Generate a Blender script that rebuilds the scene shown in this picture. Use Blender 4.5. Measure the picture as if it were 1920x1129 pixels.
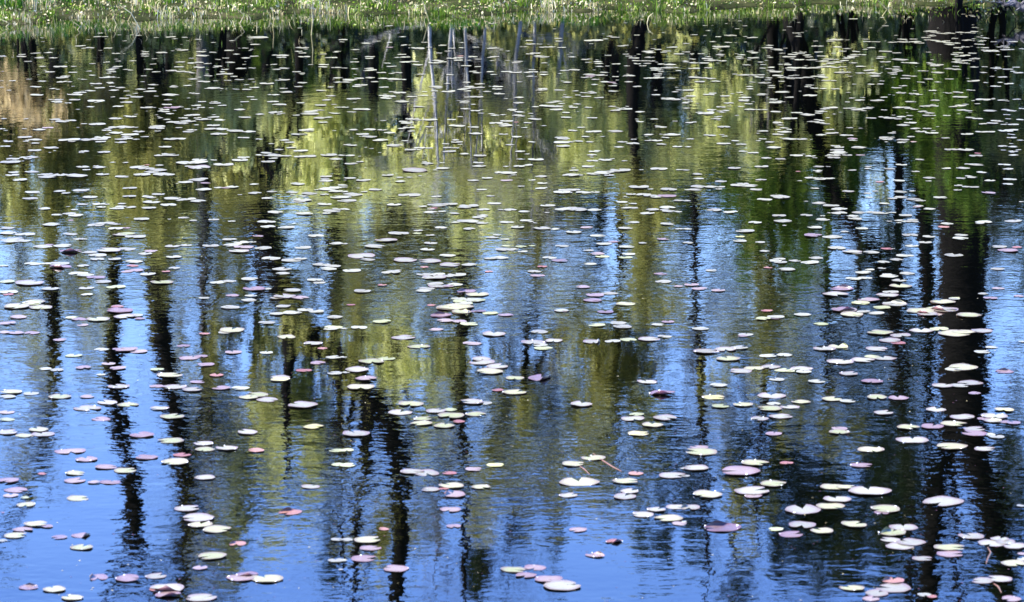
import bpy, math, random
import numpy as np
from mathutils import Vector, Matrix
random.seed(7); rng = np.random.default_rng(11)
for o in list(bpy.data.objects): bpy.data.objects.remove(o)
SC = bpy.context.scene; COL = SC.collection

# ------------------------------------------------------------ camera, sky, sun, exposure
CAM_H, FPX, PITCH = 3.6, 6500.0, math.radians(9.94)
cam = bpy.data.objects.new('camera', bpy.data.cameras.new('camera')); COL.objects.link(cam)
cam.location = (0, 0, CAM_H); cam.rotation_euler = (math.pi/2 - PITCH, 0, 0)
cam.data.sensor_width = 36; cam.data.lens = FPX/1920*36
cam.data.clip_start = .5; cam.data.clip_end = 3000
cam.data.dof.use_dof = True; cam.data.dof.focus_distance = 29.0; cam.data.dof.aperture_fstop = 9
SC.camera = cam

SUN_EL, SUN_AZ = math.radians(46), math.radians(-94)      # azimuth measured clockwise from +Y
SC.world = bpy.data.worlds.new("World"); SC.world.use_nodes = True
nt = SC.world.node_tree
sky = nt.nodes.new('ShaderNodeTexSky'); sky.sky_type = 'NISHITA'; sky.sun_disc = False
sky.sun_elevation = SUN_EL; sky.sun_rotation = SUN_AZ; sky.altitude = 300; sky.air_density = 1.2; sky.dust_density = .7; sky.ozone_density = 3.5
hs = nt.nodes.new('ShaderNodeHueSaturation'); hs.inputs['Saturation'].default_value = 1.36
hs.inputs['Hue'].default_value = .528
nt.links.new(sky.outputs[0], hs.inputs['Color']); nt.links.new(hs.outputs[0], nt.nodes['Background'].inputs[0])
nt.nodes['Background'].inputs[1].default_value = .14
sd = Vector((math.sin(SUN_AZ)*math.cos(SUN_EL), math.cos(SUN_AZ)*math.cos(SUN_EL), math.sin(SUN_EL)))
sun = bpy.data.objects.new('sun', bpy.data.lights.new('sun', 'SUN')); COL.objects.link(sun)
sun.data.energy = 5; sun.data.angle = math.radians(.5); sun.data.color = (1, .96, .88)
sun.rotation_euler = sd.to_track_quat('Z', 'Y').to_euler()
V = SC.view_settings; V.view_transform = 'Standard'; V.look = 'None'; V.gamma = 1; V.use_curve_mapping = False
V.exposure = 2.45
SC.cycles.max_bounces = 8; SC.cycles.transparent_max_bounces = 8
SC.cycles.use_denoising = True

# ------------------------------------------------------------ survey helpers: picture angles to metres
cp, sp = math.cos(PITCH), math.sin(PITCH)
def ray(x, y):
    u, v = (x - 960)/FPX, (564.5 - y)/FPX
    return u, cp + v*sp, -sp + v*cp
def onwater(x, y, z=0.):
    dx, dy, dz = ray(x, y); t = (z - CAM_H)/dz
    return Vector((dx*t, dy*t, z))
def mirrored(x, y, D):
    dx, dy, dz = ray(x, y); t = D/dy
    return Vector((dx*t, D, -(CAM_H + dz*t)))

# ------------------------------------------------------------ object helpers
def tag(o, label=None, cat=None, group=None, kind=None):
    if label: o['label'] = label
    if cat: o['category'] = cat
    if group: o['group'] = group
    if kind: o['kind'] = kind
    return o
def empty(name, loc):
    o = bpy.data.objects.new(name, None); COL.objects.link(o); o.location = loc; return o
def mesh_obj(name, verts, faces, mats, parent=None, mi=None, smooth=False):
    """verts (n,3); faces: list of index arrays, each (m,k) of one polygon size"""
    me = bpy.data.meshes.new(name)
    verts = np.asarray(verts, dtype=np.float32)
    if parent is not None: verts = verts - np.array(parent.location, dtype=np.float32)
    fs = [np.asarray(f, dtype=np.int32) for f in faces if len(f)]
    me.vertices.add(len(verts)); me.vertices.foreach_set('co', verts.ravel())
    nl = sum(f.size for f in fs); npoly = sum(len(f) for f in fs)
    me.loops.add(nl); me.loops.foreach_set('vertex_index', np.concatenate([f.ravel() for f in fs]))
    starts = np.cumsum([0] + [k for f in fs for k in [f.shape[1]]*len(f)])[:-1]
    me.polygons.add(npoly); me.polygons.foreach_set('loop_start', starts.astype(np.int32))
    if mi is not None: me.polygons.foreach_set('material_index', np.asarray(mi, dtype=np.int32))
    if smooth: me.polygons.foreach_set('use_smooth', np.ones(npoly, dtype=bool))
    me.update(calc_edges=True); me.validate()
    for m in (mats if isinstance(mats, (list, tuple)) else [mats]): me.materials.append(m)
    o = bpy.data.objects.new(name, me); COL.objects.link(o)
    if parent is not None: o.parent = parent
    return o

class Tubes:
    def __init__(s): s.v = []; s.f = []; s.n = 0
    def tube(s, pts, rad, k=6):
        pts = np.asarray([tuple(p) for p in pts], float); m = len(pts)
        rad = np.broadcast_to(np.asarray(rad, float), (m,))
        t = np.gradient(pts, axis=0); t /= np.linalg.norm(t, axis=1)[:, None] + 1e-9
        a = np.tile(np.array([0., 1., 0.]), (m, 1)); w = np.abs(t[:, 1]) > .9; a[w] = (1, 0, 0)
        b = np.cross(t, a); b /= np.linalg.norm(b, axis=1)[:, None] + 1e-9; c = np.cross(t, b)
        th = np.linspace(0, 2*np.pi, k, endpoint=False)
        v = pts[:, None] + rad[:, None, None]*(np.cos(th)[None, :, None]*b[:, None] + np.sin(th)[None, :, None]*c[:, None])
        i = np.arange(m-1)[:, None]*k; j = np.arange(k)[None, :]; j2 = (j+1) % k
        f = np.stack([i+j, i+j2, i+k+j2, i+k+j], -1).reshape(-1, 4) + s.n
        s.v.append(v.reshape(-1, 3)); s.f.append(f); s.n += m*k
    def build(s, name, mat, parent=None):
        return mesh_obj(name, np.concatenate(s.v), [np.concatenate(s.f)], mat, parent, smooth=True)
def smoothpath(pts, n=6):
    """Catmull-Rom through rows (x, y, z, r)"""
    P = np.asarray(pts, float); P = np.vstack([2*P[0]-P[1], P, 2*P[-1]-P[-2]]); out = []
    for i in range(1, len(P)-2):
        for q in range(n):
            t = q/n; a, b, c, d = P[i-1:i+3]
            out.append(.5*((2*b)+(-a+c)*t+(2*a-5*b+4*c-d)*t*t+(-a+3*b-3*c+d)*t**3))
    out.append(P[-2]); return np.array(out)

# ------------------------------------------------------------ materials
def newmat(name):
    m = bpy.data.materials.new(name); m.use_nodes = True
    return m, m.node_tree, m.node_tree.nodes['Principled BSDF'], m.node_tree.nodes['Material Output']
def ramp(nt, stops, src):
    r = nt.nodes.new('ShaderNodeValToRGB'); e = r.color_ramp.elements
    while len(e) > 1: e.remove(e[-1])
    e[0].position = stops[0][0]; e[0].color = (*stops[0][1], 1)
    for p, c in stops[1:]: q = e.new(p); q.color = (*c, 1)
    nt.links.new(src, r.inputs[0]); return r.outputs[0]
def noise(nt, scale, detail=4, rough=.5, vec=None, kind='Object', stretch=None):
    n = nt.nodes.new('ShaderNodeTexNoise'); n.inputs['Scale'].default_value = scale
    n.inputs['Detail'].default_value = detail; n.inputs['Roughness'].default_value = rough
    tc = nt.nodes.new('ShaderNodeTexCoord'); mp = nt.nodes.new('ShaderNodeMapping')
    if stretch: mp.inputs['Scale'].default_value = stretch
    nt.links.new(tc.outputs[kind], mp.inputs[0]); nt.links.new(mp.outputs[0], n.inputs['Vector']); return n.outputs[0]
def leaf_mat(name, cols, transl=.45):
    m, nt, b, out = newmat(name)
    g = nt.nodes.new('ShaderNodeNewGeometry')
    mx = nt.nodes.new('ShaderNodeMath'); mx.operation = 'MULTIPLY_ADD'; mx.inputs[1].default_value = .36
    ns = noise(nt, 3.4, 3); sc_ = nt.nodes.new('ShaderNodeMath'); sc_.operation = 'MULTIPLY'; sc_.inputs[1].default_value = .72
    nt.links.new(ns, sc_.inputs[0]); nt.links.new(g.outputs['Random Per Island'], mx.inputs[0]); nt.links.new(sc_.outputs[0], mx.inputs[2])
    c = ramp(nt, [(i/(len(cols)-1)*.8+.1, q) for i, q in enumerate(cols)], mx.outputs[0])
    b.inputs['Roughness'].default_value = .5; b.inputs['Specular IOR Level'].default_value = .12; nt.links.new(c, b.inputs['Base Color'])
    tr = nt.nodes.new('ShaderNodeBsdfTranslucent'); hsv = nt.nodes.new('ShaderNodeHueSaturation')
    hsv.inputs['Value'].default_value = 1.4; hsv.inputs['Hue'].default_value = .485
    nt.links.new(c, hsv.inputs['Color']); nt.links.new(hsv.outputs[0], tr.inputs[0])
    ms = nt.nodes.new('ShaderNodeMixShader'); ms.inputs[0].default_value = transl
    nt.links.new(b.outputs[0], ms.inputs[1]); nt.links.new(tr.outputs[0], ms.inputs[2]); nt.links.new(ms.outputs[0], out.inputs[0])
    return m
def bark_mat(name, c1, c2, scale=9, stretch=(1, 1, .2)):
    m, nt, b, out = newmat(name)
    nt.links.new(ramp(nt, [(.3, c1), (.7, c2)], noise(nt, scale, 6, .65, stretch=stretch)), b.inputs['Base Color'])
    b.inputs['Roughness'].default_value = .95; b.inputs['Specular IOR Level'].default_value = .08
    bp = nt.nodes.new('ShaderNodeBump'); bp.inputs['Distance'].default_value = .03
    nt.links.new(noise(nt, scale*1.5, 6, .7, stretch=stretch), bp.inputs['Height']); nt.links.new(bp.outputs[0], b.inputs['Normal'])
    return m
LEAF = {
 'lime': leaf_mat('lime_leaf', [(.04, .055, .01), (.42, .46, .15), (.76, .79, .42)], .5),
 'olive': leaf_mat('olive_leaf', [(.02, .025, .005), (.17, .18, .04), (.50, .51, .18)]),
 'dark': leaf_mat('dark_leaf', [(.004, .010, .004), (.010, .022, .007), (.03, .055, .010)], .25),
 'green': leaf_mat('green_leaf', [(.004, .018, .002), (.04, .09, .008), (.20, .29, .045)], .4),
 'tan': leaf_mat('tan_leaf', [(.10, .08, .03), (.38, .31, .15), (.62, .52, .28)], .35),
 'grey': leaf_mat('grey_bud', [(.03, .035, .035), (.12, .13, .11), (.30, .32, .26)], .2),
}
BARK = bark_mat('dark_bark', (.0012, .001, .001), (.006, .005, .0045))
GREYBARK = bark_mat('grey_bark', (.05, .045, .04), (.16, .15, .14))
BIRCH = bark_mat('birch_bark', (.06, .055, .05), (.50, .49, .46), 5, (1, 1, 1.6))

# ------------------------------------------------------------ the pond and its banks
SHORE = [(-400, 50), (0, 44), (240, 35), (480, 29), (700, 27), (900, 25), (1100, 21), (1300, 16), (1500, 11), (1700, 9), (1920, 8), (2400, 2)]
_sw = [onwater(x, y) for x, y in SHORE]; _sx = [p.x for p in _sw]; _sy = [p.y for p in _sw]
def shore(X): return np.interp(X, _sx, _sy) + .22*np.sin(X*2.3) + .20*np.sin(X*5.1+1) + .12*np.sin(X*11.3+2*np.sin(X))
def ground_z(X, Y):
    d = Y - shore(X)
    z = np.where(d < 0, np.maximum(d*.25, -.8), .02 + .065*np.minimum(d, 3) + .02*np.clip(d-3, 0, 40) + .045*np.clip(d-40, 0, 400))
    near = 4.0 - Y
    return np.where(Y < 12, np.clip(-.8 + .28*np.maximum(near+6, 0), -.8, 2.0), z)
xs = np.unique(np.concatenate([np.linspace(-500, -12, 30), np.linspace(-12, 12, 161), np.linspace(12, 500, 30)]))
ys = np.unique(np.concatenate([np.linspace(-60, 12, 30), np.linspace(12, 34, 8), np.linspace(34, 46, 97), np.linspace(46, 120, 30), np.linspace(120, 600, 20)]))
GX, GY = np.meshgrid(xs, ys); GZ = ground_z(GX, GY)
i = np.arange(len(ys)-1)[:, None]*len(xs); j = np.arange(len(xs)-1)[None, :]
gf = np.stack([i+j, i+j+1, i+len(xs)+j+1, i+len(xs)+j], -1).reshape(-1, 4)
m, nt, b, out = newmat('soil_and_moss')
nt.links.new(ramp(nt, [(.3, (.006, .006, .003)), (.5, (.014, .018, .006)), (.7, (.04, .036, .018))], noise(nt, 1.7, 8, .65)), b.inputs['Base Color'])
b.inputs['Roughness'].default_value = .95; b.inputs['Specular IOR Level'].default_value = .02
tag(mesh_obj('ground', np.stack([GX, GY, GZ], -1).reshape(-1, 3), [gf], m, smooth=True), 'grassy bank and forest floor round the pond', kind='structure')

m, nt, b, out = newmat('pond_water')
b.inputs['Base Color'].default_value = (.0003, .0004, .0002, 1); b.inputs['Roughness'].default_value = .012; b.inputs['IOR'].default_value = WATER_IOR if 'WATER_IOR' in globals() else 1.36
n1 = noise(nt, 17, 2, .55, stretch=(.75, 1.0, 1)); n2 = noise(nt, 5.5, 2, .5, stretch=(.7, 1.0, 1)); n4 = noise(nt, 1.6, 1, .5, stretch=(.6, 1.0, 1)); n3 = noise(nt, .3, 3, .55)
def vmath(op, a, b_):
    q = nt.nodes.new('ShaderNodeMath'); q.operation = op
    for k, s in enumerate((a, b_)):
        if isinstance(s, (int, float)): q.inputs[k].default_value = s
        else: nt.links.new(s, q.inputs[k])
    return q.outputs[0]
gust = ramp(nt, [(.36, (.14,)*3), (.60, (1.2,)*3)], n3)
h = vmath('ADD', vmath('ADD', vmath("MULTIPLY", n1, .32), vmath('MULTIPLY', n2, .66)), vmath('MULTIPLY', n4, .6))
h = vmath('MULTIPLY', h, gust)
tcw = nt.nodes.new('ShaderNodeTexCoord'); sx_ = nt.nodes.new('ShaderNodeSeparateXYZ'); nt.links.new(tcw.outputs['Object'], sx_.inputs[0])
lee = nt.nodes.new('ShaderNodeMapRange'); nt.links.new(sx_.outputs['Y'], lee.inputs['Value'])          # the wood shelters the far side from the breeze
for k_, v_ in (('From Min', 20), ('From Max', 36), ('To Min', 1), ('To Max', .42)): lee.inputs[k_].default_value = v_
h = vmath('MULTIPLY', h, lee.outputs[0])
bp = nt.nodes.new('ShaderNodeBump'); bp.inputs['Strength'].default_value = 1; bp.inputs['Distance'].default_value = .0024
nt.links.new(h, bp.inputs['Height']); nt.links.new(bp.outputs[0], b.inputs['Normal'])
tag(mesh_obj('water', [(-80, -2, 0), (80, -2, 0), (80, 50, 0), (-80, 50, 0)], [[[0, 1, 2, 3]]], m), 'still dark pond water mirroring trees and blue sky', kind='structure')
# ------------------------------------------------------------ trees on the far bank (the pond mirrors them)
def leaf_quads(centres, size, droop=.3):
    n = len(centres); s = size*rng.uniform(.6, 1.35, n)
    a = rng.normal(size=(n, 3)); a[:, 2] = a[:, 2]*.6 - droop; a /= np.linalg.norm(a, axis=1)[:, None]
    r = rng.normal(size=(n, 3)); b = np.cross(a, r); b /= np.linalg.norm(b, axis=1)[:, None]
    u = a*s[:, None]*.75; w = b*s[:, None]*.42
    v = np.stack([centres-u, centres+w-u*.1, centres+u, centres-w-u*.1], 1)
    return v.reshape(-1, 3), np.arange(4*n).reshape(n, 4)
def foliage(T, blobs, leafsize, hub):
    """blobs: (centre, rx, ry, rz, cover). Twigs go in the Tubes T, leaf positions come back."""
    out = []
    for c, rx, ry, rz, cover in blobs:
        c = np.array(c); area = math.pi*rx*rz
        n = max(60, int(area*cover/(leafsize*leafsize*.45)))
        k = max(4, int(n/190)); sub = rng.normal(size=(k, 3)); sub /= np.linalg.norm(sub, axis=1)[:, None]
        sub *= (rng.uniform(.15, 1.0, k)**.5)[:, None]
        sub = sub*np.array([rx, ry, rz]) + c
        per = n//k + 1
        for s in sub:
            L = rng.uniform(.3, .95)*min(1.0, rz*1.2+.2); d = rng.normal(size=3); d[2] -= 1.1; d /= np.linalg.norm(d)
            t = rng.uniform(0, 1, per)[:, None]
            p = s + d*L*t + rng.normal(size=(per, 3))*np.array([.065, .09, .12])*(.5+t)
            out.append(p)
            if rng.random() < .8:
                q = s - (s-c)*.5 + rng.normal(size=3)*.05
                T.tube([q, (q+s)/2 + (0, 0, .05), s, s+d*L*.8], [.012, .009, .006, .003], 3)
        if hub is not None:
            h = hub[np.argmin(np.linalg.norm((hub[:, :3]-c)*np.array([1, 1, .6]) + np.array([0, 0, .7]), axis=1))]
            r0 = min(h[3]*.45, .05); mid = (h[:3]+c)/2 + np.array([0, 0, .12*np.linalg.norm(h[:3]-c)])
            pa = smoothpath([(*h[:3], r0), (*mid, r0*.7), (*c, r0*.35)], 5)
            T.tube(pa[:, :3], pa[:, 3], 5)
    return np.concatenate(out)
def tree(name, label, cat, D, stems, blobs, leaf='green', bark=None, leafsize=.07, group='trees on the far bank', twigs=0):
    """stems: lists of (x, y, width) as surveyed in the mirror; blobs: (x, y, rx, ry, cover) likewise"""
    k = D/FPX; T = Tubes(); hubs = []
    for si, st in enumerate(stems):
        P = []
        off = rng.uniform(-.25, .25)*(si > 0)
        for q, (x, y, w) in enumerate(st):
            p = mirrored(x, y, D); P.append((p.x, p.y + off*min(1, q), p.z, max(.006, w*k/2*(1.15 if w > 18 else 1))))
        if si == 0 and P[0][2] > .1:
            g = float(ground_z(P[0][0], D)); P.insert(0, (P[0][0] + rng.uniform(-.1, .1), D, g-.2, P[0][3]*1.3))
        pa = smoothpath(P, 6); pa[:, :2] += rng.normal(size=(len(pa), 2))*pa[:, 3:4]*.10
        pa[:, 3] *= rng.uniform(.93, 1.07, len(pa)); T.tube(pa[:, :3], pa[:, 3], 9); hubs.append(pa)
        if si == 0: base = (P[0][0], P[0][1], 0)
    hub = np.concatenate(hubs)
    bl = []
    for x, y, rx, ry, cover in blobs:
        p = mirrored(x, y, D); bl.append(((p.x, p.y + rng.uniform(-.5, .5), p.z), rx*k*1.12, rx*k*1.2, ry*k*1.1, cover*(1.1 if leaf == 'grey' else 1.8)))
    root = empty(name, base); tag(root, label, cat, group)
    for _ in range(twigs):
        h = hub[rng.integers(len(hub)//3, len(hub))]; L = rng.uniform(.5, 1.6)
        d = rng.normal(size=3); d[2] = abs(d[2])*.8 + .3; d /= np.linalg.norm(d)
        e = h[:3] + d*L; T.tube([h[:3], (h[:3]+e)/2 + (0, 0, -.06), e], [min(.03, h[3]*.5), .012, .004], 4)
        for _ in range(5):
            s = h[:3] + d*L*rng.uniform(.3, 1); f = s + (d*.6 + rng.normal(size=3)*.5)*L*.4
            T.tube([s, (s+f)/2, f], [.008, .006, .003], 3)
    lv = foliage(T, bl, leafsize, hub) if bl else None
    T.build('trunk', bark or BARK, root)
    if lv is not None:
        v, f = leaf_quads(lv, leafsize); mesh_obj('crown', v, [f], LEAF[leaf], root)
    return root

# tall dark trees whose trunks cross the mirror
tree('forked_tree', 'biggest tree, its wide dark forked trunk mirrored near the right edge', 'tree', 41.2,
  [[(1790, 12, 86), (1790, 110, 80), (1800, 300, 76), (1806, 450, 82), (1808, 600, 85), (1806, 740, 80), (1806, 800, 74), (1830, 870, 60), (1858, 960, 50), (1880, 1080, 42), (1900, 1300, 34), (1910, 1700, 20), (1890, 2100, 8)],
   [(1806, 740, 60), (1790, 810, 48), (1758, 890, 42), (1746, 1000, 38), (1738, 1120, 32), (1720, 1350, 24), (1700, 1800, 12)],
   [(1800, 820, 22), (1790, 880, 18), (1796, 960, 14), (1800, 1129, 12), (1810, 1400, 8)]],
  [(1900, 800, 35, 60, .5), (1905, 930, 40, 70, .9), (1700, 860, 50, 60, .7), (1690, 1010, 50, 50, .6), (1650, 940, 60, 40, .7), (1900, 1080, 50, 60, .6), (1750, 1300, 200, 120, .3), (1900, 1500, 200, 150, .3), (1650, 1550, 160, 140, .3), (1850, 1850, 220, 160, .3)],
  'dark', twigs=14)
tree('leaning_tree', 'thin dark tree leaning right, mirrored just left of the big forked trunk', 'tree', 42.5,
  [[(1476, 12, 26), (1505, 110, 27), (1522, 200, 28), (1545, 300, 28), (1585, 400, 34), (1640, 480, 44), (1668, 560, 30), (1690, 700, 20), (1700, 900, 14), (1710, 1300, 8)]],
  [(1650, 440, 60, 40, 1.0), (1690, 540, 55, 35, .8), (1650, 610, 60, 40, .5), (1600, 660, 60, 40, .35)], 'dark', twigs=8)
tree('slim_tree', 'slim dark tree mirrored between the leaning tree and the big trunk', 'tree', 44,
  [[(1700, 10, 24), (1715, 250, 22), (1734, 430, 24), (1738, 560, 26), (1742, 700, 18), (1740, 900, 10), (1730, 1300, 6)]],
  [(1740, 640, 50, 60, .4), (1730, 780, 50, 60, .4)], 'dark', twigs=10)
tree('crooked_tree', 'crooked dark tree mirrored from left of centre down to the bottom edge', 'tree', 46,
  [[(440, 30, 60), (445, 160, 52), (460, 290, 56), (480, 400, 58), (508, 480, 60), (536, 560, 60), (575, 630, 46), (645, 690, 40), (705, 760, 46), (745, 850, 42), (752, 960, 30), (748, 1129, 24), (740, 1500, 14), (730, 1900, 6)],
   [(690, 740, 34), (690, 830, 26), (678, 930, 20), (670, 1060, 12), (660, 1400, 6)], [(534, 560, 34), (545, 640, 26), (540, 740, 14), (545, 900, 8)]],
  [(600, 560, 50, 60, .6), (700, 830, 50, 70, .35), (640, 900, 60, 60, .25), (740, 1040, 40, 60, .5), (700, 1300, 200, 120, .3), (760, 1600, 220, 150, .3)], 'olive', twigs=16)
tree('upright_tree', 'upright dark tree, second from left among the tall mirrored trunks', 'tree', 47.5,
  [[(285, 60, 44), (300, 430, 38), (294, 520, 38), (300, 600, 38), (316, 700, 38), (336, 800, 36), (346, 900, 26), (350, 1000, 18), (352, 1129, 14), (360, 1500, 6)]],
  [(390, 860, 40, 60, .35), (300, 560, 40, 40, .5), (390, 960, 50, 90, .3), (420, 1080, 60, 60, .4), (400, 1300, 130, 120, .6)], 'olive', twigs=16)
tree('wishbone_tree', 'dark tree whose trunk splits like a wishbone at the bottom left', 'tree', 48,
  [[(225, 60, 30), (215, 480, 22), (212, 600, 24), (214, 700, 30), (232, 830, 33), (250, 930, 33), (246, 1000, 28), (222, 1050, 18), (208, 1129, 14), (190, 1400, 6)],
   [(248, 985, 22), (268, 1050, 18), (292, 1129, 14), (320, 1400, 6)]],
  [(215, 520, 28, 60, .5), (205, 620, 35, 60, .4), (300, 1300, 120, 80, .3), (150, 1400, 130, 120, .3)], 'olive', twigs=8)
tree('thin_tree', 'thin straight dark tree mirrored at the centre of the pond', 'tree', 50,
  [[(872, 40, 24), (868, 490, 20), (866, 600, 22), (863, 700, 20), (866, 800, 17), (869, 880, 13), (872, 1129, 9), (880, 1500, 4)]],
  [(866, 700, 30, 60, .5), (1000, 860, 25, 120, .3), (930, 930, 40, 80, .35)], 'olive', twigs=22)
tree('sapling_tree', 'very thin tree mirrored as a dark line right of centre', 'tree', 51,
  [[(1300, 60, 16), (1306, 560, 13), (1312, 680, 17), (1318, 800, 16), (1323, 950, 10), (1330, 1300, 4)]],
  [(1310, 620, 30, 60, .5)], 'olive', twigs=16)
tree('edge_tree', 'olive leaved tree mirrored close to the left edge', 'tree', 49,
  [[(110, 60, 26), (95, 400, 22), (97, 540, 22), (102, 640, 24), (98, 760, 18), (70, 870, 14), (30, 950, 10), (-40, 1100, 6)]],
  [(100, 560, 40, 60, .7), (60, 640, 70, 50, .45), (100, 700, 30, 60, .5), (60, 860, 60, 50, .35), (140, 480, 60, 40, .6)], 'olive', twigs=12)
tree('hidden_tree', 'dark tree mirrored just right of the crooked trunk', 'tree', 50.5,
  [[(640, 60, 34), (622, 400, 24), (630, 480, 26), (634, 560, 24), (630, 650, 18), (640, 800, 12), (650, 1100, 6)]],
  [(560, 480, 40, 60, .7), (640, 560, 40, 60, .6)], 'olive', twigs=10)
tree('bank_tree', 'short dark trunk mirrored under the shore right of centre', 'tree', 43,
  [[(1208, 30, 24), (1196, 80, 24), (1186, 150, 22), (1190, 260, 18), (1200, 420, 14), (1210, 600, 8)]],
  [(1240, 420, 55, 60, 1.2), (1220, 520, 40, 60, .8), (1190, 360, 40, 60, .8)], 'olive', twigs=6)
tree('bank_tree', 'slight dark trunk mirrored at the shore beside the leaning tree', 'tree', 43.5,
  [[(1566, 4, 16), (1580, 60, 13), (1590, 160, 12), (1600, 300, 10), (1600, 420, 6)]],
  [(1570, 340, 80, 50, 1.1), (1500, 400, 70, 50, 1.0)], 'green', twigs=4)

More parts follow.
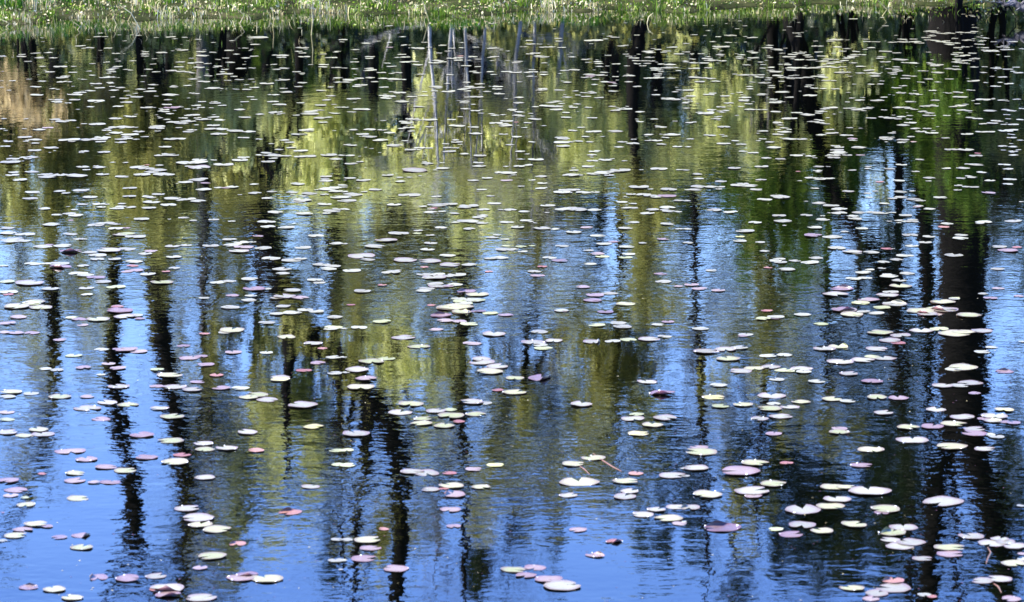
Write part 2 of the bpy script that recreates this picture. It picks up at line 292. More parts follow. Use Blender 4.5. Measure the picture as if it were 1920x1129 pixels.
# leafy trees that make the green band of the mirror: label, D, base x, blobs, leaf, leafsize
LEAFY = [
 ('thin olive tree mirrored across the crooked dark trunk', 54, 560, [(590, 620, 45, 35, .7), (650, 700, 40, 35, .7), (480, 380, 40, 40, .9), (440, 330, 40, 40, .9), (860, 640, 30, 40, .6)], 'olive'),
 ('young green tree mirrored in front of the biggest trunk', 49.9, 1800, [(1790, 170, 50, 40, 1.2), (1800, 250, 60, 50, 1.6), (1780, 330, 50, 50, 1.4), (1800, 390, 45, 35, .8)], 'green'),
 ('bright green tree mirrored in the upper right', 52, 1480, [(1400, 240, 60, 60, 1.2), (1480, 280, 60, 50, 1.4), (1560, 260, 60, 50, 1.2), (1620, 350, 50, 40, 1.0), (1340, 180, 50, 40, 1.0)], 'lime'),
 ('bright green low tree mirrored at the right edge', 51.5, 1860, [(1860, 240, 60, 50, 1.3), (1900, 180, 50, 40, 1.3), (1840, 130, 40, 30, 1.)], 'lime'),
 ('yellow olive tree mirrored left, above the upright trunk', 52.5, 190, [(200, 200, 70, 50, 1.4), (120, 280, 70, 50, 1.3), (260, 360, 70, 50, 1.5), (310, 440, 50, 50, 1.3), (80, 380, 60, 40, 1.0)], 'lime'),
 ('lime tree hanging low at the centre left of the thin trunk', 54, 700, [(690, 480, 60, 50, 1.2), (770, 430, 60, 50, 1.3), (820, 520, 50, 50, 1.1), (740, 680, 70, 60, 1.4), (800, 740, 60, 50, 1.2), (700, 620, 40, 50, .9), (770, 820, 50, 50, .9)], 'lime'),
 ('yellow olive tree mirrored right of centre, reaching low', 57.5, 1130, [(1150, 620, 50, 60, 1.2), (1110, 740, 60, 60, 1.2), (1200, 780, 40, 60, 1.1), (1120, 880, 50, 50, 1.0), (900, 930, 40, 60, .8), (960, 860, 30, 70, .8), (1060, 560, 50, 40, .6)], 'lime'),
 ('bright lime shrub mirrored above the crooked trunk', 52, 420, [(420, 215, 50, 60, 1.8), (390, 190, 45, 25, 1.2), (450, 270, 40, 50, 1.5)], 'lime'),
 ('bright lime tree mirrored left of centre in the upper band', 54, 640, [(640, 235, 80, 45, 1.8), (700, 290, 60, 55, 2.), (560, 260, 45, 40, 1.3), (600, 340, 60, 60, 1.6), (650, 380, 50, 40, 1.4), (540, 330, 40, 50, 1.)], 'lime'),
 ('broad lime tree mirrored at the centre of the upper band', 53, 880, [(800, 250, 60, 70, 1.8), (860, 320, 70, 60, 2), (930, 260, 60, 60, 1.6), (980, 330, 70, 60, 2.), (900, 390, 80, 40, 1.8), (760, 340, 50, 60, 1.3), (1010, 240, 50, 50, 1.2)], 'lime'),
 ('lime tree mirrored right of the centre in the upper band', 55, 1150, [(1130, 240, 60, 60, 1.6), (1190, 300, 60, 60, 1.8), (1090, 310, 50, 50, 1.5), (1270, 320, 55, 55, 1.6), (1310, 270, 40, 60, 1.3), (1370, 330, 50, 40, 1.)], 'lime'),
 ('olive tree mirrored at the left edge of the green band', 50, 60, [(60, 340, 80, 70, 2), (150, 320, 70, 60, 2.), (30, 440, 60, 70, 1.8), (120, 420, 60, 40, 1.2), (160, 250, 70, 50, 1.6)], 'olive'),
 ('olive tree mirrored between the two leftmost tall trunks', 51, 260, [(240, 300, 80, 60, 2), (320, 350, 70, 60, 2), (300, 430, 50, 50, 1.8), (240, 390, 50, 40, 1.3), (320, 260, 60, 50, 1.7), (330, 480, 40, 40, 1.0)], 'olive'),
 ('golden tan shrub mirrored under the left end of the shore', 47, 40, [(30, 210, 60, 55, 1.1), (90, 180, 50, 40, .8), (60, 250, 70, 30, 1.1), (170, 190, 40, 40, .9)], 'tan'),
 ('olive tree hanging low at the centre of the mirror', 52, 760, [(680, 440, 70, 60, 2), (760, 480, 70, 60, 2), (850, 470, 70, 60, 2), (930, 440, 70, 50, 1.8), (640, 400, 50, 60, 1.6), (800, 550, 70, 40, 1.5), (700, 540, 60, 50, 1.6), (1000, 430, 50, 40, 1.4), (850, 600, 40, 40, .9), (680, 620, 50, 50, 1.2)], 'olive'),
 ('soft green tree mirrored in the blue at centre', 56, 760, [(760, 660, 70, 50, 1.5), (820, 690, 50, 50, 1.2), (740, 720, 50, 50, 1.0), (1010, 570, 70, 50, .8), (1080, 600, 60, 40, .9)], 'olive'),
 ('tall olive tree mirrored right of centre in the lower pond', 55, 1150, [(1120, 680, 60, 60, 1.6), (1190, 680, 50, 60, 1.6), (1140, 760, 60, 60, 1.7), (1110, 850, 50, 60, 1.2), (1180, 850, 50, 60, 1.3), (1060, 920, 50, 60, .9), (1160, 950, 60, 60, 1.0), (1200, 560, 40, 60, 1.2)], 'olive'),
 ('yellow olive tree mirrored low between the crooked and upright trunks', 57, 500, [(500, 760, 60, 60, 1.7), (540, 850, 70, 70, 2.2), (490, 900, 60, 60, 2.), (570, 780, 60, 60, 1.8), (450, 1000, 50, 60, 1.2), (560, 960, 50, 60, 1.3), (520, 680, 40, 60, .8)], 'lime'),
 ('olive tree mirrored low at the centre near the bottom edge', 56, 900, [(900, 880, 45, 60, .9), (960, 800, 40, 70, .8), (980, 930, 50, 60, 1.0), (880, 970, 40, 50, .8), (920, 740, 50, 50, .7), (720, 1000, 50, 60, 1.0), (690, 1060, 40, 40, .7), (1050, 820, 40, 60, .8)], 'olive'),
 ('green tree mirrored under the right part of the shore', 47, 1500, [(1440, 400, 70, 50, 2.), (1520, 440, 80, 50, 2.), (1560, 350, 60, 50, 1.8), (1380, 380, 50, 50, 1.6), (1460, 330, 50, 40, 1.3), (1420, 470, 60, 50, 1.5)], 'green'),
 ('dark green tree mirrored beside the big trunk in the upper right', 46, 1700, [(1660, 220, 60, 60, 2.2), (1720, 270, 70, 70, 2.2), (1640, 290, 50, 50, 1.8), (1780, 340, 40, 60, 1.8), (1790, 400, 30, 40, 1.2), (1700, 180, 60, 40, 1.5)], 'green'),
 ('small lime bush mirrored in the upper right', 49, 1600, [(1600, 140, 45, 25, 1.8), (1570, 190, 40, 35, 1.2), (1640, 150, 40, 25, 1.2)], 'lime'),
 ('pale olive shrub mirrored at the right edge near the shore', 45, 1880, [(1880, 130, 50, 60, 1.4), (1860, 210, 50, 60, 1.3), (1900, 280, 40, 40, 1.)], 'olive'),
 ('narrow olive tree mirrored right of centre', 50, 1420, [(1420, 540, 40, 60, 1.5), (1430, 620, 30, 40, 1.), (1500, 500, 40, 40, .9), (1400, 470, 50, 40, 1.3)], 'olive'),
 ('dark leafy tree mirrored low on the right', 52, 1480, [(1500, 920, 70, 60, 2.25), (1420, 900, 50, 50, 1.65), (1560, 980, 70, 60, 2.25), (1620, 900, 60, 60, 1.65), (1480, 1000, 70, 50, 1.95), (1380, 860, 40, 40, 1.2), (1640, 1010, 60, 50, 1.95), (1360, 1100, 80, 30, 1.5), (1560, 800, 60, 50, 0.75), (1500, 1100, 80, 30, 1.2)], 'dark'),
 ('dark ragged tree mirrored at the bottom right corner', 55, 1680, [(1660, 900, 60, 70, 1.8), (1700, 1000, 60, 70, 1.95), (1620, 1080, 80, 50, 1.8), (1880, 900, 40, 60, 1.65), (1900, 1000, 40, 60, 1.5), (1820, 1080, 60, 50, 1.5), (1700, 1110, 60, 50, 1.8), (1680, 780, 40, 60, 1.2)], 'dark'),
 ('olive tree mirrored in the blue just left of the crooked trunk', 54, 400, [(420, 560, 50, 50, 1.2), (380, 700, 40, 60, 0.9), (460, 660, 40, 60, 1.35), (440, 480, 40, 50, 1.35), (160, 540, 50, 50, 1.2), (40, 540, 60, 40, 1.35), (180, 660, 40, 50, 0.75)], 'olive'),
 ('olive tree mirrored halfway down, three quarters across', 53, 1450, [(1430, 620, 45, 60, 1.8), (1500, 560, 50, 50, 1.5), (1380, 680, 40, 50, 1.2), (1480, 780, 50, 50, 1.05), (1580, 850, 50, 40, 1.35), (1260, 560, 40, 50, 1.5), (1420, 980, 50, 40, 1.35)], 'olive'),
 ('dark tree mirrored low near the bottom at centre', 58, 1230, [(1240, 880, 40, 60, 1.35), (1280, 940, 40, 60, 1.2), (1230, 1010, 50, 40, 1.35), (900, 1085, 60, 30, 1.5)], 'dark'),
 ('grey budding tree mirrored against the sky at the left', 60, 380, [(150, 600, 90, 70, 0.6), (60, 760, 80, 80, 0.6), (400, 620, 60, 80, 0.75), (440, 760, 70, 80, 0.83), (420, 900, 60, 80, 0.83), (160, 760, 60, 60, 0.3), (400, 1040, 70, 60, 0.75), (30, 600, 60, 60, 0.75), (40, 860, 50, 40, 0.6), (340, 520, 60, 50, 0.6)], 'grey'),
 ('grey budding tree mirrored against the sky at the centre', 61, 900, [(1020, 700, 80, 80, 0.9), (960, 620, 60, 50, 0.75), (820, 840, 70, 70, 0.9), (1000, 900, 70, 80, 0.68), (620, 760, 60, 80, 0.9), (1080, 500, 60, 60, 0.75), (1000, 520, 60, 40, 0.9), (820, 1000, 60, 60, 0.6), (640, 900, 50, 60, 0.75), (1260, 640, 60, 70, 0.9)], 'grey'),
 ('grey budding tree mirrored against the sky at the right', 60, 1450, [(1340, 560, 70, 70, 0.9), (1460, 700, 90, 80, 0.75), (1560, 640, 70, 60, 1.05), (1350, 760, 60, 70, 0.9), (1570, 760, 60, 80, 1.05), (1800, 500, 120, 100, 0.52), (1880, 700, 40, 90, 0.45), (1300, 860, 60, 60, 0.9), (1600, 560, 80, 60, 0.9), (1690, 700, 60, 80, 0.9), (1870, 880, 50, 90, 1.05), (1420, 800, 60, 60, 0.75)], 'grey'),
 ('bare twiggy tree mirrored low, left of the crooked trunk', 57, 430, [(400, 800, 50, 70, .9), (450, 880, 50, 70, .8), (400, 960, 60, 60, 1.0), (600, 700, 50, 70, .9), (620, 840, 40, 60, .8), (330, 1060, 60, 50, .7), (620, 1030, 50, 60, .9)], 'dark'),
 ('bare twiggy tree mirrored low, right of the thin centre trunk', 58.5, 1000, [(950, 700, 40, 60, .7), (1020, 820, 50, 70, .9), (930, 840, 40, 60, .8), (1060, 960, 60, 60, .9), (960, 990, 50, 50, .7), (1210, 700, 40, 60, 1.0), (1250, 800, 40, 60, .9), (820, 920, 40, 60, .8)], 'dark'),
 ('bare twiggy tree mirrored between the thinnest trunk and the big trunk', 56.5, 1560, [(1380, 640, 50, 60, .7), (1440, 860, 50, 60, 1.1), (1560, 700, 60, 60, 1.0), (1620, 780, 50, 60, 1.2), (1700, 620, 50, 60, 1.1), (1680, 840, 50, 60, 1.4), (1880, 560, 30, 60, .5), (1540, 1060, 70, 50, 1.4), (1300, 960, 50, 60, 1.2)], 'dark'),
]
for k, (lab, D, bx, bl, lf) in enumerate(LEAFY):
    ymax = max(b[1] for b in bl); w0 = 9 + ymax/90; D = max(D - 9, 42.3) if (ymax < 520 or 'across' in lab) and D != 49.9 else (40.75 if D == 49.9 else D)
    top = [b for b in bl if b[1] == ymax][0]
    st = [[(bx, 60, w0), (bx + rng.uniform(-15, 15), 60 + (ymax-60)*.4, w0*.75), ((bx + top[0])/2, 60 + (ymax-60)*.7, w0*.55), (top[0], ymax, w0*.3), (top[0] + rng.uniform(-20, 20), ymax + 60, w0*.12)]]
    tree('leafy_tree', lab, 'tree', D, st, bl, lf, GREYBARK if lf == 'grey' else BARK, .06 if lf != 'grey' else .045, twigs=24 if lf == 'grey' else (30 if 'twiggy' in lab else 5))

# white birches at the water's edge, in the dark under the wood
for k, (x0, y0, x1, y1, w, lab) in enumerate([
  (806, 20, 816, 190, 9, 'slim white birch, leftmost of the pale trunks mirrored under the shore'),
  (848, 16, 838, 170, 8, 'slim white birch, second from left of the pale mirrored trunks'),
  (872, 22, 880, 200, 7, 'slim white birch, third from left of the pale mirrored trunks'),
  (912, 22, 898, 210, 7, 'slim white birch, middle one of the pale mirrored trunks'),
  (978, 20, 964, 200, 9, 'slim white birch leaning left, third from right of the pale mirrored trunks'),
  (1002, 20, 1000, 240, 7, 'slim white birch, second from right of the pale mirrored trunks'),
  (1056, 22, 1036, 230, 10, 'white birch, rightmost and stoutest of the pale mirrored trunks')]):
    xm = (x0+x1)/2 + rng.uniform(-6, 6)
    tree('birch_tree', lab, 'birch', 42 + k*.35, [[(x0, y0, w*.9), (xm, (y0+y1)/2, w*.75), (x1, y1, w*.5), (x1+(x1-x0)*.7, y1+140, w*.4)]],
         [(x1 + rng.uniform(-15, 15), y1 + 60, 22, 40, .5), (x1 + rng.uniform(-25, 25), y1 + 130, 26, 30, .5)], 'olive', BIRCH, .05, 'white birches at the waterline', 6)

# the wood behind: four kinds, each a tree of its own, copied
def wood_tree(seed, H, leaf, cover, bark, lsz):
    global rng
    rng = np.random.default_rng(seed); T = Tubes()
    P = [(0, 0, -.3, .13), (rng.uniform(-.2, .2), 0, H*.3, .11), (rng.uniform(-.4, .4), rng.uniform(-.3, .3), H*.65, .07), (rng.uniform(-.5, .5), 0, H, .015)]
    hub = smoothpath(P, 8); T.tube(hub[:, :3], hub[:, 3], 7); bl = []
    for q in range(13):
        z = rng.uniform(.12, 1)*H; r = (1.5 - .9*abs(z/H-.45))*rng.uniform(.5, 1.); a = rng.uniform(0, 6.28)
        bl.append(((math.cos(a)*r, math.sin(a)*r, z), rng.uniform(.45, .8), rng.uniform(.45, .8), rng.uniform(.4, .8), cover))
    root = empty('wood_tree', (0, 0, 0)); lv = foliage(T, bl, lsz, hub)
    T.build('trunk', bark, root); v, f = leaf_quads(lv, lsz); mesh_obj('crown', v, [f], LEAF[leaf], root); return root
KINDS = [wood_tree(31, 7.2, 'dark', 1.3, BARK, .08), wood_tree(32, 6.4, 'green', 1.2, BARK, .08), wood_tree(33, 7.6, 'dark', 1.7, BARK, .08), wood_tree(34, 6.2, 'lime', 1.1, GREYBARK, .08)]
KLAB = ['loose dark green tree in the wood behind the far bank', 'mid green tree in the wood behind the far bank', 'dense dark green tree in the wood behind the far bank', 'yellow green tree in the wood behind the far bank']
used = [False]*4; rng = np.random.default_rng(5)
for q in range(64):
    Y = 58 + 24*(q/64) + rng.uniform(-1, 1); X = rng.uniform(-1, 1)*(Y*.165 + 1.5)
    kk = int(rng.choice(4, p=[.3, .25, .3, .15])) if X < 3 else int(rng.choice(4, p=[.4, .1, .45, .05]))
    s = rng.uniform(.62, .98)*(.8 + (Y-58)/24*.35)
    src = KINDS[kk]
    if not used[kk]: r = src; used[kk] = True
    else:
        r = src.copy(); COL.objects.link(r)
        for ch in src.children: c = ch.copy(); COL.objects.link(c); c.parent = r
    r.location = (X, Y, float(ground_z(X, Y))); r.scale = (s*rng.uniform(.85, 1.2), s, s*rng.uniform(.85, 1.1)); r.rotation_euler = (0, 0, rng.uniform(0, 6.28))
    tag(r, KLAB[kk], 'tree', 'trees of the wood behind')
# undergrowth and the far-off wood, read as one mass each
n = 150000; X = rng.uniform(-13, 13, n); Y = rng.uniform(44, 62, n)**1.0
lump = .5 + .5*np.sin(X*1.7 + 2*np.sin(Y*.9)) * np.sin(Y*1.3 + X*.6)
Z = ground_z(X, Y) + rng.random(n)**1.6*(.25 + .95*lump)
v, f = leaf_quads(np.stack([X, Y, Z], -1), .075)
tag(mesh_obj('undergrowth', v, [f], [LEAF['dark'], LEAF['olive'], LEAF['dark']], mi=np.where(np.sin(X*.8+1)+np.sin(Y+X*.3) > 1.2, 1, np.where(np.sin(X*2.1)+rng.random(n) < .9, 2, 0))), 'low bushes and saplings along the foot of the wood', kind='stuff')
n = 230000; X = rng.uniform(-24, 24, n); Y = rng.uniform(88, 96, n)
top = 8.2 + 1.2*np.sin(X*.55) + .8*np.sin(X*1.7+1) + .5*np.sin(X*4.1)
Z = ground_z(X, Y) + rng.random(n)**.9*top
v, f = leaf_quads(np.stack([X, Y, Z], -1), .16)
tag(mesh_obj('distant_wood', v, [f], [LEAF['dark'], LEAF['green']], mi=(np.sin(X*.9)*np.sin(Z*.8+X) > .3).astype(int)), 'dense dark wood closing the view far beyond the pond', kind='stuff')
# ------------------------------------------------------------ grass, reeds, debris on the far bank
def blades(X, Y, Z, H, W, lean, bend=.5):
    n = len(X); a = rng.uniform(0, 6.28, n); dx, dy = np.cos(a)*lean*H, np.sin(a)*lean*H
    b = rng.uniform(0, 6.28, n); wx, wy = np.cos(b)*W, np.sin(b)*W*.4
    base = np.stack([X, Y, Z], -1); w = np.stack([wx, wy, np.zeros(n)], -1)
    mid = base + np.stack([dx*.35, dy*.35, H*.6], -1); tip = base + np.stack([dx, dy, H*(1-bend*lean)], -1)
    v = np.stack([base-w, base+w, mid+w*.8, mid-w*.8, tip], 1).reshape(-1, 3)
    k = np.arange(n)[:, None]*5
    return v, k + np.array([[0, 1, 2, 3]]), k + np.array([[3, 2, 4]])
GRASS = leaf_mat('bank_grass', [(.005, .02, .002), (.015, .05, .005), (.10, .18, .015), (.42, .48, .13)], .4)
LUSH = leaf_mat('lush_grass', [(.004, .03, .003), (.015, .08, .006), (.07, .22, .015)], .4)
STRAW = leaf_mat('straw', [(.10, .08, .03), (.32, .28, .13), (.74, .70, .48)], .25)
NT = 3000; tx = rng.uniform(-8.5, 8.5, NT); td = rng.random(NT)**1.2*6.5 - .1; ty = shore(tx) + td
tk = rng.integers(12, 46, NT); th = rng.uniform(.09, .25, NT)*np.where(td < .9, rng.choice([.25, .4, .8], NT, p=[.45, .33, .22]), 1)*(1 + .12*np.clip(td, 0, 3))*(1 - .5*np.clip((tx-2.5)/3, 0, 1))
kind = rng.random(NT); ix = np.repeat(np.arange(NT), tk); n = len(ix)
r = np.abs(rng.normal(size=n))*.05; aa = rng.uniform(0, 6.28, n)
X = tx[ix] + np.cos(aa)*r*1.6; Y = ty[ix] + np.sin(aa)*r; H = th[ix]*rng.uniform(.45, 1.1, n); lean = rng.uniform(.03, .6, n)
v, q, t = blades(X, Y, ground_z(X, Y)-.02, H, rng.uniform(.003, .0075, n), lean)
lush = (td[ix] > 1.0) & (np.sin(tx[ix]*.9+.6) > -.3) & (tx[ix] < 1)
dry = kind[ix] < .22 + .25*np.clip(np.sin(tx[ix]*1.4+1), 0, 1)*(td[ix] < 2)
mi = np.where(rng.random(n) < np.where(dry, .75, .10), 1, np.where(lush, 2, 0))
tag(mesh_obj('grass', v, [q, t], [GRASS, STRAW, LUSH], mi=np.concatenate([mi, mi])), 'sunlit tufts of green and straw coloured grass along the far shore', 'grass', kind='stuff')
# leafy litter: little bright leaves lying in the tufts
n = 2800; X = rng.uniform(-8.5, 8.5, n); Y = shore(X) + rng.uniform(-.15, 1.9, n)*rng.random(n); Z = np.maximum(ground_z(X, Y), 0) + rng.uniform(.01, .12, n)
v, f = leaf_quads(np.stack([X, Y, Z], -1), .024, 0)
tag(mesh_obj('bank_leaves', v, [f], [STRAW, GRASS], mi=(rng.random(n) < .55).astype(int)), 'small pale leaves and weeds caught in the shore grass', kind='stuff')
# sparse emergent sedge standing in the shallows, thick at the left end
def ew(n, xa, xb, ya, yb, hmin, hmax, w):
    px = rng.uniform(xa, xb, n); py = rng.uniform(ya, yb, n); P = np.array([tuple(onwater(a, b)) for a, b in zip(px, py)])
    return P[:, 0], P[:, 1], np.full(n, -.05), rng.uniform(hmin, hmax, n), np.full(n, w)
SETS = [(1000, -120, 470, 28, 58, .03, .12, .0032), (250, 240, 700, 22, 42, .04, .15, .0032), (250, 640, 1300, 18, 34, .04, .12, .003), (260, 1300, 1960, 8, 44, .03, .12, .003), (60, 0, 600, 60, 85, .04, .12, .003)]
cc = [np.concatenate(c) for c in zip(*[ew(*s) for s in SETS])]
v, q, t = blades(*cc, rng.uniform(.05, .6, len(cc[0])), .3); mi = (rng.random(len(cc[0])) < .35).astype(int)
tag(mesh_obj('sedge', v, [q, t], [GRASS, STRAW], mi=np.concatenate([mi, mi])), 'thin sedge stems standing in the shallows off the shore', 'sedge', kind='stuff')
# pale bent reeds, each one a thing
REEDS = [
 ([(0, 36, .10), (18, 44, .06), (4, 50, 0)], 'broken white reed bent to a point at the left edge'),
 ([(138, 42, .12), (150, 50, .05), (141, 56, 0)], 'broken pale reed standing in sedge near the left edge'),
 ([(212, 33, .12), (219, 46, .05), (214, 52, 0)], 'bent pale reed a little right of the broken ones'),
 ([(224, 10, .35), (246, 25, .2), (266, 54, 0)], 'long straw stem leaning right through the left tussock'),
 ([(250, 8, .4), (247, 26, .2), (240, 40, .05)], 'upright straw stem crossing the leaning one in the left tussock'),
 ([(280, 10, .35), (298, 22, .2), (310, 34, .05)], 'slanting straw stem right of the left tussock'),
 ([(432, 8, .3), (458, 28, .15), (446, 44, 0)], 'kinked straw stem where the lush green grass starts'),
 ([(511, 14, .3), (513, 40, .12), (511, 52, 0)], 'upright white reed left of the bright tussocks'),
 ([(584, 8, .32), (586, 40, .12), (583, 66, 0)], 'tallest upright white reed left of centre'),
 ([(792, 0, .35), (796, 12, .22), (806, 40, 0)], 'white stem leaning over the shore at centre'),
 ([(1225, 24, .12), (1216, 32, .06), (1212, 44, 0)], 'short pale forked reed right of centre'),
 ([(1480, 0, .2), (1493, 12, .12), (1484, 22, 0)], 'pale twig kinked above the leaning trunk at the shore'),
 ([(1645, 0, .28), (1663, 18, .12), (1650, 30, 0)], 'long pale kinked stem at the right part of the shore'),
]
for pts, lab in REEDS:
    T = Tubes(); bx, by, _ = pts[-1]; base = onwater(bx, by, 0); P = []
    for x, y, h in pts:
        dx, dy, dz = ray(x, y); tt = base.y/dy; P.append((dx*tt, base.y, max(CAM_H + dz*tt, 0) if h else -.04))
    k = P[0]; P = [P[0]] + [tuple(a*.5+b*.5 for a, b in zip(P[0], P[1]))] + P[1:]
    T.tube(P, [.003, .005, .006, .006], 5)
    tag(T.build('reed', STRAW), lab, 'reed', 'pale reeds along the shore')
# fallen branch reaching in at the top right
def at(x, y, D):
    dx, dy, dz = ray(x, y); t = D/dy; return (dx*t, D, CAM_H + dz*t)
root = empty('fallen_branch', at(1960, 20, 38.6)); tag(root, 'gnarled grey fallen branch hanging over the water at the top right', 'branch')
T = Tubes(); D = 38.6
pa = smoothpath([(*at(1866, -4, D), .010), (*at(1884, 8, D), .018), (*at(1900, 4, D), .034), (*at(1914, 14, D), .042), (*at(1940, 16, D), .052), (*at(1990, 22, D), .06), (*at(2050, 42, D), .06)], 6)
T.tube(pa[:, :3], pa[:, 3]*rng.uniform(.8, 1.2, len(pa)), 8)
T.tube([at(1898, 3, D), at(1890, -6, D), at(1880, -14, D)], [.02, .013, .006], 6)
T.tube([at(1912, 12, D), at(1925, 0, D), at(1935, -16, D)], [.025, .018, .01], 6)
for q in range(9):
    a = pa[rng.integers(4, 20)][:3]; e = a + np.array([rng.uniform(-.25, .15), rng.uniform(-.1, .1), rng.uniform(-.12, .12)])
    T.tube([a, (a+e)/2 + rng.normal(size=3)*.02, e], [.009, .006, .003], 5)
T.build('limb', bark_mat('weathered_bark', (.004, .004, .005), (.16, .15, .155), 14, (1, 1, 1)), root)
T = Tubes(); T.tube([at(1890, 10, D), at(1898, 22, D), at(1905, 30, D), at(1904, 42, D), at(1900, 52, D)], [.010, .008, .006, .005, .003], 5)
T.tube([at(1876, 4, D), at(1868, 12, D), at(1872, 20, D)], [.006, .005, .003], 5)
T.build('twig', BARK, root)
